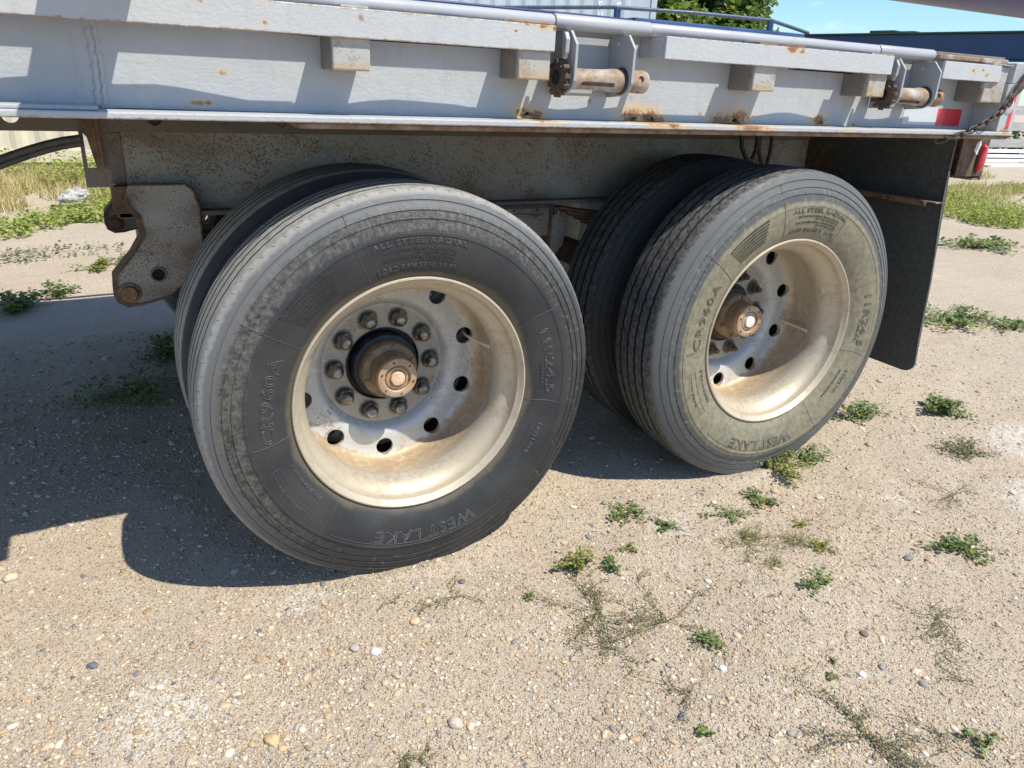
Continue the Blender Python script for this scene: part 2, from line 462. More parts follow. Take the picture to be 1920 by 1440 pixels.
    # fine radial mould lines
    nb = t.bump(t.math('SINE', t.math('MULTIPLY', rr, 1900.0)), 0.0002, 0.5, nb)
    return t.done(col, t.rng(n2, 0.3, 0.7, 0.48, 0.7), 0, nb, 0.4)


M['tyre0'] = mat_tyre('black_tyre_rubber', 0)
M['tyre1'] = mat_tyre('tan_dusted_tyre_rubber', 1)
M['groove'] = simple('shadowed_black_groove_rubber', (0.010, 0.011, 0.013), 0.9)  # groove walls: black rubber with the groove's shadow put into the colour
M['lettering0'] = simple('moulded_letter_rubber', (0.075, 0.075, 0.075), 0.45, var=0.2)
M['lettering1'] = simple('moulded_letter_tan', (0.125, 0.115, 0.085), 0.55, var=0.2)


def mat_ground():
    t = NT('sandy_gravel')
    p = t.pos()
    big = t.noise(p, 0.9, 5, 0.6)
    mid = t.noise(p, 6, 5, 0.62)
    fin = t.noise(p, 420, 4, 0.7)
    warp = t.n("ShaderNodeVectorMath", operation='ADD')
    t.l(p, warp.inputs[0])
    t.l(t.scalev(t.noise(p, 60, 3, out=1), (0.010, 0.010, 0.010)), warp.inputs[1])
    pw = t.scalev(warp.outputs[0], (1, 1, 0.0))
    sand = t.mix(t.rng(big, 0.3, 0.7), (0.54, 0.44, 0.328), (0.46, 0.365, 0.268))
    sand = t.mix(t.rng(mid, 0.35, 0.7, 0, .5), sand, (0.60, 0.50, 0.38))
    pal = [(0.0, (0.50, 0.40, 0.29)), (0.25, (0.63, 0.55, 0.43)), (0.42, (0.38, 0.28, 0.19)), (0.53, (0.72, 0.66, 0.55)),
           (0.70, (0.40, 0.36, 0.32)), (0.80, (0.60, 0.45, 0.30)), (0.94, (0.27, 0.26, 0.25))]
    col = sand
    nb = None
    for sc, th, am in ((420, 0.38, 0.75), (230, 0.36, 0.85), (120, 0.30, 0.9)):
        d = t.vor(pw, sc)
        c = t.vor(pw, sc, 'Color')
        sx = t.n("ShaderNodeSeparateColor")
        t.l(c, sx.inputs[0])
        on = t.rng(sx.outputs[1], 0.30, 0.36)
        m = t.math('MULTIPLY', t.rng(d, th, th + 0.12, 1, 0), on)
        col = t.mix(t.math('MULTIPLY', m, am), col, t.ramp(sx.outputs[0], pal, 'CONSTANT'))
        h = t.math('MULTIPLY', t.rng(d, 0.0, th + 0.15, 1, 0), on)
        nb = t.bump(h, 0.6 / sc, 0.8, nb)
    chalk = t.math('MULTIPLY', t.rng(t.noise(p, 1.7, 4, 0.7), 0.60, 0.70), t.rng(t.noise(p, 45, 4, 0.7), 0.42, 0.6))
    for (cx_, cy_, cr_) in ((2.6, -.30, .30), (2.15, -.62, .22), (-.72, -.28, .16), (-.35, .0, .08)):
        vm = t.n("ShaderNodeVectorMath", operation='DISTANCE')
        t.l(t.scalev(p, (1, 1, 0)), vm.inputs[0])
        vm.inputs[1].default_value = (cx_, cy_, 0)
        dd = t.math('ADD', vm.outputs['Value'], t.math('MULTIPLY', t.math('SUBTRACT', mid, 0.5), 0.3))
        chalk = t.math('MAXIMUM', chalk, t.math('MULTIPLY', t.rng(dd, cr_ * .4, cr_, 1, 0), t.rng(t.noise(p, 38, 4, 0.7), 0.40, 0.52)))
    col = t.mix(t.math('MULTIPLY', chalk, 0.7), col, (0.72, 0.69, 0.63))
    col = t.mix(t.rng(fin, 0.3, 0.7, 0, 0.20), col, (0.30, 0.23, 0.16))
    tr_ = t.noise(t.scalev(p, (0.35, 2.2, 1)), 1.6, 3, 0.5)
    col = t.mix(t.rng(tr_, 0.5, 0.7, 0, 0.30), col, (0.47, 0.375, 0.28))
    nb = t.bump(t.noise(p, 260, 6, 0.75), 0.0028, 0.75, nb)
    nb = t.bump(t.noise(p, 30, 4), 0.012, 0.5, nb)
    return t.done(col, 0.92, 0, nb, 0.2)


M['ground'] = mat_ground()


def mat_attr(name, rough=0.7, trans=0.0, var=True, spec=0.4):
    t = NT(name)
    a = t.n("ShaderNodeAttribute")
    a.attribute_name = "Col"
    col = a.outputs['Color']
    if var:
        col = t.mix(t.rng(t.noise(t.pos(), 240, 3), 0.3, 0.7, 0, .35), col, (0.5, 0.5, 0.5), 'MULTIPLY')
    if trans:
        t.b.inputs['Transmission Weight'].default_value = 0
        tr = t.n("ShaderNodeBsdfTranslucent")
        t.l(t.mix(1.0, col, (1.2, 1.35, 0.6), 'MULTIPLY'), tr.inputs['Color'])
        ms = t.n("ShaderNodeMixShader")
        ms.inputs[0].default_value = trans
        out = t.t.nodes['Material Output']
        t.l(t.b.outputs[0], ms.inputs[1])
        t.l(tr.outputs[0], ms.inputs[2])
        t.l(ms.outputs[0], out.inputs['Surface'])
    return t.done(col, rough, 0, None, spec)


M['pebble'] = mat_attr('pebble_stone', 0.75)
M['leaf'] = mat_attr('leaf', 0.5, 0.3, False)
M['stem'] = simple('plant_stem', (0.16, 0.13, 0.06), 0.8)


# ------------------------------------------------------------------ mesh helpers
def link(o, parent=None):
    C.objects.link(o)
    if parent is not None:
        o.parent = parent
    return o


def tag(o, label=None, cat=None, group=None, kind=None):
    if label:
        o['label'] = label
    if cat:
        o['category'] = cat
    if group:
        o['group'] = group
    if kind:
        o['kind'] = kind
    return o


def empty(name, loc=(0, 0, 0), parent=None):
    o = bpy.data.objects.new(name, None)
    o.location = loc
    o.empty_display_size = 0.1
    return link(o, parent)


class MB:
    def __init__(s):
        s.v, s.f = [], []

    def add(s, vs, fs):
        o = len(s.v)
        s.v += [tuple(q) for q in vs]
        s.f += [tuple(i + o for i in q) for q in fs]
        return s

    def box(s, x0, x1, y0, y1, z0, z1):
        return s.add([(x0, y0, z0), (x1, y0, z0), (x1, y1, z0), (x0, y1, z0), (x0, y0, z1), (x1, y0, z1), (x1, y1, z1), (x0, y1, z1)],
                     [(0, 3, 2, 1), (4, 5, 6, 7), (0, 1, 5, 4), (1, 2, 6, 5), (2, 3, 7, 6), (3, 0, 4, 7)])

    def prism(s, poly, axis, a, b):
        """poly: 2D points in the two axes other than `axis`, extruded from a to b"""
        n = len(poly)
        def P(q, h):
            return {'x': (h, q[0], q[1]), 'y': (q[0], h, q[1]), 'z': (q[0], q[1], h)}[axis]
        return s.add([P(q, a) for q in poly] + [P(q, b) for q in poly],
                     [tuple(range(n))[::-1], tuple(range(n, 2 * n))] + [(i, (i + 1) % n, n + (i + 1) % n, n + i) for i in range(n)])

    def lathe(s, prof, axis='y', n=32, c=(0, 0, 0), closed=False, caps=True):
        """prof: (r, h) along axis"""
        vs = []
        for k in range(n):
            a = 2 * math.pi * k / n
            for r, h in prof:
                u, w = r * math.cos(a), r * math.sin(a)
                q = {'y': (u, h, w), 'x': (h, u, w), 'z': (u, w, h)}[axis]
                vs.append((q[0] + c[0], q[1] + c[1], q[2] + c[2]))
        m = len(prof)
        fs = []
        for k in range(n):
            k2 = (k + 1) % n
            for i in range(m if closed else m - 1):
                i2 = (i + 1) % m
                fs.append((k * m + i, k * m + i2, k2 * m + i2, k2 * m + i))
        if caps and not closed:
            for i in (0, m - 1):
                if prof[i][0] > 1e-6:
                    fs.append(tuple(k * m + i for k in range(n)))
        return s.add(vs, fs)

    def tube(s, pts, r, n=8, closed=False):
        pts = [Vector(p) for p in pts]
        rad = r if isinstance(r, (list, tuple)) else [r] * len(pts)
        up = Vector((0, 0, 1))
        vs, m = [], len(pts)
        u_prev = None
        for i, p in enumerate(pts):
            if closed:
                d = (pts[(i + 1) % m] - pts[i - 1]).normalized()
            else:
                d = (pts[min(i + 1, m - 1)] - pts[max(i - 1, 0)]).normalized()
            if u_prev is None:
                u = d.cross(up)
                if u.length < 0.2:
                    u = d.cross(Vector((1, 0, 0)))
            else:
                u = u_prev - d * u_prev.dot(d)
            u.normalize()
            u_prev = u
            w = u.cross(d)
            for k in range(n):
                a = 2 * math.pi * k / n
                vs.append(p + (u * math.cos(a) + w * math.sin(a)) * rad[i])
        fs = []
        for i in range(m if closed else m - 1):
            j = (i + 1) % m
            for k in range(n):
                k2 = (k + 1) % n
                fs.append((i * n + k, i * n + k2, j * n + k2, j * n + k))
        if not closed:
            fs += [tuple(range(n))[::-1], tuple(range((m - 1) * n, m * n))]
        return s.add(vs, fs)

    def mesh(s, name, mat, smooth=None):
        me = bpy.data.meshes.new(name)
        me.from_pydata(s.v, [], s.f)
        bm = bmesh.new()
        bm.from_mesh(me)
        bmesh.ops.recalc_face_normals(bm, faces=bm.faces)
        bm.to_mesh(me)
        bm.free()
        me.materials.append(mat)
        if smooth is not None:
            me.shade_smooth() if hasattr(me, 'shade_smooth') else None
            me.set_sharp_from_angle(angle=R(smooth))
        return me

    def build(s, name, mat, parent=None, smooth=None, bevel=0, seg=2):
        me = s.mesh(name, mat, smooth)
        o = link(bpy.data.objects.new(name, me), parent)
        if bevel:
            b = o.modifiers.new("bevel", 'BEVEL')
            b.width = bevel
            b.segments = seg
            b.limit_method = 'ANGLE'
            b.angle_limit = R(40)
        return o


def boolean(o, cutter_mb, name='cut'):
    cm = cutter_mb.mesh(name, M['black'])
    co = bpy.data.objects.new(name, cm)
    C.objects.link(co)
    md = o.modifiers.new('bool', 'BOOLEAN')
    md.operation = 'DIFFERENCE'
    md.solver = 'EXACT'
    md.object = co
    dg = bpy.context.evaluated_depsgraph_get()
    me = bpy.data.meshes.new_from_object(o.evaluated_get(dg))
    o.modifiers.clear()
    old = o.data
    o.data = me
    bpy.data.objects.remove(co)
    return o


_gr = np.random.default_rng(3)
WAVES = [(2 ** _gr.uniform(0.5, 5.2), _gr.uniform(0, 6.28), _gr.uniform(0, 6.28)) for _ in range(60)]


def GH(X, Y):
    """height of the ground: a very gentle rise towards the rear axle, with small unevenness"""
    X, Y = np.asarray(X, float), np.asarray(Y, float)
    Z = 0.045 * np.tanh(X / 1.9)
    near = np.exp(-((X - 0.6) / 6) ** 2 - ((Y - 0.5) / 6) ** 2)
    for f, a, ph in WAVES:
        Z = Z + near * 0.0060 / f ** 0.75 * np.sin(f * (X * math.cos(a) + Y * math.sin(a)) + ph)
    for tx, tz in ((0, 0.0), (1.343, 0.027)):      # level at the tyre footprints
        w = np.exp(-((X - tx) / 0.16) ** 2 - ((Y - 0.25) / 0.35) ** 4)
        Z = Z * (1 - w) + tz * w
        yo = 0.0135 if tx else 0.0
        Z = Z + 0.010 * np.exp(-((Y - yo + 0.040) / 0.028) ** 2) * np.exp(-((X - tx + .01) / 0.15) ** 4) * (1 + .35 * np.sin(X * 61 + tx) + .2 * np.sin(X * 143))
        for sx in (-1, 1):
            Z = Z + 0.009 * np.exp(-((X - tx - sx * .175) / 0.03) ** 2) * np.exp(-((Y - .12) / 0.14) ** 4)
    return Z


def gz(x, y=0.0):
    return float(GH(x, y))


# ------------------------------------------------------------------ ground sheet
def axis_pts(lo, hi, step, far):
    a = list(np.arange(lo, hi, step))
    s, x = step, hi
    while x < far:
        a.append(x)
        s *= 1.12
        x += s
    s, x, b = step, lo, []
    while x > -far:
        s *= 1.12
        x -= s
        b.append(x)
    return np.array(b[::-1] + a)


def make_ground():
    xs = axis_pts(-1.7, 3.2, 0.0125, 700)
    ys = axis_pts(-1.35, 1.2, 0.0125, 900)
    X, Y = np.meshgrid(xs, ys, indexing='ij')
    Z = GH(X, Y)
    near = np.exp(-((X - 0.6) / 6) ** 2 - ((Y - 0.5) / 6) ** 2)
    Z += near * np.random.default_rng(3).normal(0, 0.0005, Z.shape)
    nx, ny = X.shape
    v = np.stack([X, Y, Z], -1).reshape(-1, 3)
    idx = np.arange(nx * ny).reshape(nx, ny)
    f = np.stack([idx[:-1, :-1], idx[1:, :-1], idx[1:, 1:], idx[:-1, 1:]], -1).reshape(-1, 4)
    me = bpy.data.meshes.new('ground')
    me.vertices.add(len(v))
    me.vertices.foreach_set('co', v.astype(np.float32).ravel())
    me.loops.add(f.size)
    me.loops.foreach_set('vertex_index', f.astype(np.int32).ravel())
    me.polygons.add(len(f))
    me.polygons.foreach_set('loop_start', np.arange(0, f.size, 4, dtype=np.int32))
    me.update(calc_edges=True)
    me.shade_smooth()
    me.materials.append(M['ground'])
    o = link(bpy.data.objects.new('ground', me))
    o['kind'] = 'structure'
    return o


make_ground()


# ------------------------------------------------------------------ batched small shapes with a colour per piece (numpy)
def ico(sub=0):
    bm = bmesh.new()
    bmesh.ops.create_icosphere(bm, subdivisions=sub + 1, radius=1)
    v = np.array([x.co[:] for x in bm.verts])
    f = np.array([[q.index for q in x.verts] for x in bm.faces])
    bm.free()
    return v, f


def batch(name, templ_v, templ_f, pos, rotm, scl, cols, mat, jitter=0.0, seed=0, parent=None, smooth=False):
    """join copies of one small template: pos (n,3), rotm (n,3,3), scl (n,3), cols (n,3)"""
    n, nv, nf, k = len(pos), len(templ_v), len(templ_f), templ_f.shape[1]
    rng = np.random.default_rng(seed)
    V = np.broadcast_to(templ_v, (n, nv, 3)).copy()
    if jitter:
        V *= 1 + rng.uniform(-jitter, jitter, (n, nv, 1))
    V = V * scl[:, None, :]
    V = np.einsum('nij,nvj->nvi', rotm, V) + pos[:, None, :]
    F = templ_f[None] + (np.arange(n) * nv)[:, None, None]
    me = bpy.data.meshes.new(name)
    me.vertices.add(n * nv)
    me.vertices.foreach_set('co', V.astype(np.float32).ravel())
    me.loops.add(n * nf * k)
    me.loops.foreach_set('vertex_index', F.astype(np.int32).ravel())
    me.polygons.add(n * nf)
    me.polygons.foreach_set('loop_start', np.arange(0, n * nf * k, k, dtype=np.int32))
    me.update(calc_edges=True)
    if smooth:
        me.shade_smooth()
    a = me.color_attributes.new("Col", 'FLOAT_COLOR', 'POINT')
    cc = np.ones((n, nv, 4), np.float32)
    cc[:, :, :3] = cols[:, None, :]
    a.data.foreach_set('color', cc.ravel())
    me.materials.append(mat)
    return link(bpy.data.objects.new(name, me), parent)


def rot_z(a):
    c, s = np.cos(a), np.sin(a)
    m = np.zeros((len(a), 3, 3))
    m[:, 0, 0] = c
    m[:, 0, 1] = -s
    m[:, 1, 0] = s
    m[:, 1, 1] = c
    m[:, 2, 2] = 1
    return m


def rot_x(a):
    c, s = np.cos(a), np.sin(a)
    m = np.zeros((len(a), 3, 3))
    m[:, 0, 0] = 1
    m[:, 1, 1] = c
    m[:, 1, 2] = -s
    m[:, 2, 1] = s
    m[:, 2, 2] = c
    return m


PAL = np.array([(0.56, 0.45, 0.32), (0.66, 0.57, 0.44), (0.70, 0.66, 0.57), (0.46, 0.34, 0.23), (0.40, 0.27, 0.17), (0.34, 0.31, 0.29),
                (0.24, 0.235, 0.24), (0.58, 0.43, 0.26), (0.78, 0.75, 0.68), (0.50, 0.40, 0.35), (0.60, 0.49, 0.37), (0.15, 0.155, 0.17)])
PW = np.array([.20, .18, .10, .12, .055, .075, .035, .075, .025, .05, .12, .012])
PW = PW / PW.sum()


def gravel():
    cp = np.array([-0.668, -1.755])
    def sample(n, kind):
        # denser towards the camera
        out = []
        while sum(len(q) for q in out) < n:
            p = np.stack([RNG.uniform(-1.7, 4.5, 40000), RNG.uniform(-1.45, 2.6, 40000)], -1)
            d = np.hypot(p[:, 0] - cp[0], p[:, 1] - cp[1])
            w = np.clip((1.6 / np.maximum(d, 1.0)) ** 2.6, 0, 1)
            # less stone in the sandy right-hand part
            stony = 1 / (1 + np.exp((p[:, 0] * 0.7 + p[:, 1] * 0.2 - 0.35) * 3.6))
            w *= (0.30 + 0.70 * stony) if kind else (0.8 + 0.2 * stony)
            w *= (0.8 + 0.2 * np.sin(p[:, 0] * 3.1 + 1) * np.sin(p[:, 1] * 3.7))
            out.append(p[RNG.uniform(0, 1, len(p)) < w])
        return np.concatenate(out)[:n]
    OV = np.array([(1, 0, 0), (0, 1, 0), (-1, 0, 0), (0, -1, 0), (0, 0, 1), (0, 0, -1)], float)
    OF = np.array([(0, 1, 4), (1, 2, 4), (2, 3, 4), (3, 0, 4), (1, 0, 5), (2, 1, 5), (3, 2, 5), (0, 3, 5)])
    for n, s0, s1, sub, nm, kind in ((130000, 0.0013, 0.0032, -1, 'gravel_grit', 0), (36000, 0.0025, 0.0062, 0, 'gravel', 1), (1900, 0.0052, 0.0112, 1, 'gravel_stones', 1)):
        p = sample(n, kind)
        s = s0 * (s1 / s0) ** (RNG.uniform(0, 1, n) ** 1.7)
        d = np.hypot(p[:, 0] - cp[0], p[:, 1] - cp[1])
        s *= np.clip(d / 2.0, 1, 1.8)
        asp = RNG.uniform(0.65, 1.3, n)
        sc = np.stack([s * asp, s / asp, s * RNG.uniform(0.30, 0.62, n)], -1)
        z = GH(p[:, 0], p[:, 1]) + sc[:, 2] * RNG.uniform(-0.25, 0.3, n) + 0.0005
        cols = PAL[RNG.choice(len(PAL), n, p=PW)] * RNG.uniform(0.80, 1.12, (n, 1)) * np.array([0.99, 0.965, 0.90])
        if sub < 0:
            v, f = OV, OF
        else:
            v, f = ico(sub)
        o = batch(nm, v, f, np.column_stack([p, z]), rot_z(RNG.uniform(0, 6.28, n)) @ rot_x(RNG.normal(0, 0.18, n)), sc, cols, M['pebble'],
                  0.24 if sub <= 0 else 0.10, 5, smooth=(sub > 0))
        o['kind'] = 'stuff'
        tag(o, {'gravel_grit': 'fine tan and grey grit covering the sandy yard', 'gravel': 'small mixed pebbles scattered over the sandy yard',
                'gravel_stones': 'larger rounded pebbles sprinkled among the fine gravel'}[nm], 'gravel')


gravel()

# ------------------------------------------------------------------ the trailer
trailer = empty('flatbed_trailer')
tag(trailer, 'grey painted flatbed trailer with tandem dual wheels on sandy gravel', 'trailer')
YB = 0.115          # face of the side beam
XL, XR = -3.2, 2.33
YC = 1.33           # centre line
# side beam: web, flanges
mb = MB()
mb.box(XL, XR, YB, YB + 0.012, 1.232, 1.47)
mb.build('side_beam_web', M['paint'], trailer)
mb = MB()
mb.box(XL, XR + 0.004, -0.004, YB + 0.10, 1.217, 1.231)
mb.build('side_beam_flange', M['paint'], trailer, bevel=0.003)
mb = MB()
mb.box(-0.27, XR - 0.01, 0.003, 0.10, 1.2045, 1.2165)
mb.build('rusty_under_strip', M['rust'], trailer, bevel=0.003)
# rear end post (closes the rail corner)
mb = MB()
mb.box(2.246, 2.335, 0.004, 0.115, 1.2315, 1.392)
mb.box(2.262, 2.335, 0.004, 0.115, 1.394, 1.462)
mb.build('corner_post', M['paint'], trailer, bevel=0.002)
# far side beam
mb = MB()
mb.box(XL, XR, 2.66 - YB - 0.012, 2.66 - YB, 1.232, 1.47)
mb.box(XL, XR, 2.66 - YB - 0.1, 2.66, 1.217, 1.231)
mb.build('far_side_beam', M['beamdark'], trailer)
mb = MB()
mb.box(XL, XR, 2.648, 2.66, 1.393, 1.452)
mb.build('far_rub_rail', M['rail'], trailer)
# deck
mb = MB()
mb.box(XL, XR, 0.092, 2.575, 1.4705, 1.4835)
mb.build('deck', M['beamdark'], trailer, bevel=0.003)
MB().box(0.66, 1.30, 0.096, 0.16, 1.4838, 1.496).build('sky_reflection_strip', M['skyreflection'], trailer, bevel=0.003)  # added strip: imitates the sky's blue reflection along the edge tube top
MB().box(-0.40, 0.655, 0.096, 0.16, 1.4838, 1.492).build('sky_reflection_strip', M['bluetube'], trailer, bevel=0.003)  # purple-blue end of that painted reflection, borrowing the load tube's colour
# weld seam and weld beads at the left end
def bead(pts, r, name, mat, seed):
    rnd = random.Random(seed)
    P, Q = [], []
    for i in range(len(pts) - 1):
        a, b = Vector(pts[i]), Vector(pts[i + 1])
        n = max(2, int((b - a).length / 0.006))
        for k in range(n):
            q = a.lerp(b, k / n)
            ph = i * 2.1 + k
            P.append(q + Vector((.0016 * math.sin(ph * 1.3) + .0008 * math.sin(ph * .37), r * .45, 0)))
            Q.append(r * (1 + .16 * math.sin(ph * 2.1) + rnd.uniform(-.10, .12)))
    mb = MB().tube(P, Q, 8)
    return mb.build(name, mat, trailer, smooth=80)


bead([(-0.655, YB, 1.235), (-0.650, YB - .001, 1.30), (-0.652, YB, 1.345), (-0.655, YB, 1.46)], 0.0075, 'weld_seam', M['paint'], 1)
bead([(-0.642, YB, 1.240), (-0.638, YB - .001, 1.30), (-0.640, YB, 1.345), (-0.645, YB, 1.46)], 0.0060, 'weld_seam', M['paint'], 2)
bead([(-1.6, YB - .002, 1.236), (-0.66, YB - .002, 1.2345)], 0.0038, 'weld_bead', M['paint'], 3)
bead([(-0.62, YB - .002, 1.2345), (-0.2, YB - .002, 1.233), (0.35, YB - .002, 1.233)], 0.0022, 'weld_bead', M['paint'], 4)
mb = MB()
mb.box(XL, -0.655, 0.02, YB - 0.001, 1.2315, 1.2395)
mb.build('flange_doubler', M['paint'], trailer, bevel=0.002)

# rub rail segments (flat bar stood off the beam by spacers)
for a, b, z0, z1, nm in ((XL, 0.361, 1.3925, 1.452, None), (0.700, 1.606, 1.3945, 1.4505, None), (1.862, 2.245, 1.3945, 1.4495, None)):
    mb = MB().box(a, b, 0.0, 0.0105, z0, z1)
    if a > 1.8:                       # this one bends back towards the post at its rear end
        mb = MB().prism([(a, 0), (2.168, 0), (2.258, 0.035), (2.254, 0.046), (2.165, 0.0105), (a, 0.0105)], 'z', z0, z1)
    mb.build('rub_rail', M['rail'], trailer, bevel=0.002)
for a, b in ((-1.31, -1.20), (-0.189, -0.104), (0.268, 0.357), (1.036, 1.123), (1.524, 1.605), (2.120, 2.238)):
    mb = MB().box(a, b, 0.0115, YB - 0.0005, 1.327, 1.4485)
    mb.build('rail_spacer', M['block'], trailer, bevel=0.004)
mb = MB().box(0.6995, 0.707, 0.0115, YB - 0.0005, 1.3975, 1.4455)
mb.build('rail_end_plate', M['rail'], trailer, bevel=0.001)
# spacer tab on the rail top
MB().box(-0.17, -0.11, 0.002, 0.05, 1.4525, 1.457).build('rail_tab', M['rail'], trailer)
MB().box(1.03, 1.21, 0.002, 0.05, 1.4512, 1.4555).build('rail_tab', M['rust'], trailer)
MB().box(1.50, 1.60, 0.0015, 0.04, 1.4512, 1.4545).build('rail_tab', M['rail'], trailer)
MB().box(2.12, 2.24, 0.0, 0.05, 1.4505, 1.4545).build('rail_tab', M['rail'], trailer)
bead([(0.22, 0.004, 1.4535), (0.30, 0.004, 1.4545), (0.352, 0.004, 1.4535), (0.3605, 0.004, 1.44)], 0.0036, 'rusty_weld', M['rust'], 8)
bead([(0.285, 0.02, 1.3925), (0.352, 0.02, 1.3925)], 0.005, 'rusty_weld', M['rustdark'], 9)
# tube along the deck edge
def tubeseg(a, b, r, zc, yc, mat=None, name='edge_tube'):
    n = 20
    MB().lathe([(0, a), (r * .9, a), (r, a + .004), (r, b - .004), (r * .9, b), (0, b)], 'x', n, (0, yc, zc), caps=False).build(name, mat or M['pipe'], trailer, smooth=40)


tubeseg(XL, 0.388, 0.0175, 1.4655, 0.068)
tubeseg(0.39, 0.688, 0.0185, 1.4665, 0.066)
tubeseg(0.69, 1.60, 0.0170, 1.4665, 0.068)
tubeseg(1.602, 1.876, 0.0180, 1.4665, 0.066)
MB().box(1.878, 2.262, 0.036, 0.084, 1.4560, 1.4720).build('deck_edge_bar', M['drum'], trailer, bevel=0.003)

# rusted-through holes at the foot of the beam: jagged flakes curled out of the web
def flake(x, z, s, seed):
    rnd = random.Random(seed)
    n = 11
    pts = []
    for i in range(n):
        a = 2 * math.pi * i / n
        q = s * rnd.uniform(0.45, 1.1)
        pts.append((x + q * math.cos(a) * 1.3, z + q * math.sin(a) * 0.75))
    MB().prism(pts, 'y', YB - 0.0015, YB + 0.004).build('rust_hole', M['black'], trailer)
    mb = MB()
    for i in range(5):
        a = rnd.uniform(0, 6.28)
        cx, cz = x + s * 1.4 * math.cos(a), z + s * 0.8 * math.sin(a)
        q = s * rnd.uniform(0.35, 0.8)
        tilt = rnd.uniform(0.001, 0.005)
        mb.add([(cx - q, YB - .002, cz - q * .5), (cx + q, YB - .002 - tilt, cz - q * .4), (cx + q * .7, YB - .003 - tilt, cz + q * .6), (cx - q * .6, YB - .002, cz + q * .5),
                (cx - q, YB, cz - q * .5), (cx + q, YB, cz - q * .4), (cx + q * .7, YB, cz + q * .6), (cx - q * .6, YB, cz + q * .5)],
               [(0, 1, 2, 3), (4, 7, 6, 5), (0, 4, 5, 1), (1, 5, 6, 2), (2, 6, 7, 3), (3, 7, 4, 0)])
    mb.build('rust_flake', M['rust'], trailer)


flake(0.352, 1.243, 0.008, 1)
flake(0.700, 1.238, 0.006, 2)
flake(0.765, 1.240, 0.007, 3)
flake(1.085, 1.242, 0.010, 4)
flake(1.458, 1.242, 0.005, 6)

# reflective tape, emblem disc
MB().box(1.862, 2.047, YB - 0.0012, YB, 1.243, 1.303).build('silver_tape', M['tape'], trailer)
MB().box(2.048, 2.185, YB - 0.0014, YB, 1.241, 1.300).build('red_tape', M['redtape'], trailer)
MB().box(2.292, 2.311, 0.0026, 0.004, 1.243, 1.372).build('red_tape', M['redtape'], trailer)
MB().lathe([(0, 0.0015), (0.026, 0.0015), (0.028, 0.003), (0.028, 0.004)], 'y', 28, (2.262 + .02, 0, 1.318)).build('round_plate', M['rail'], trailer, smooth=40)


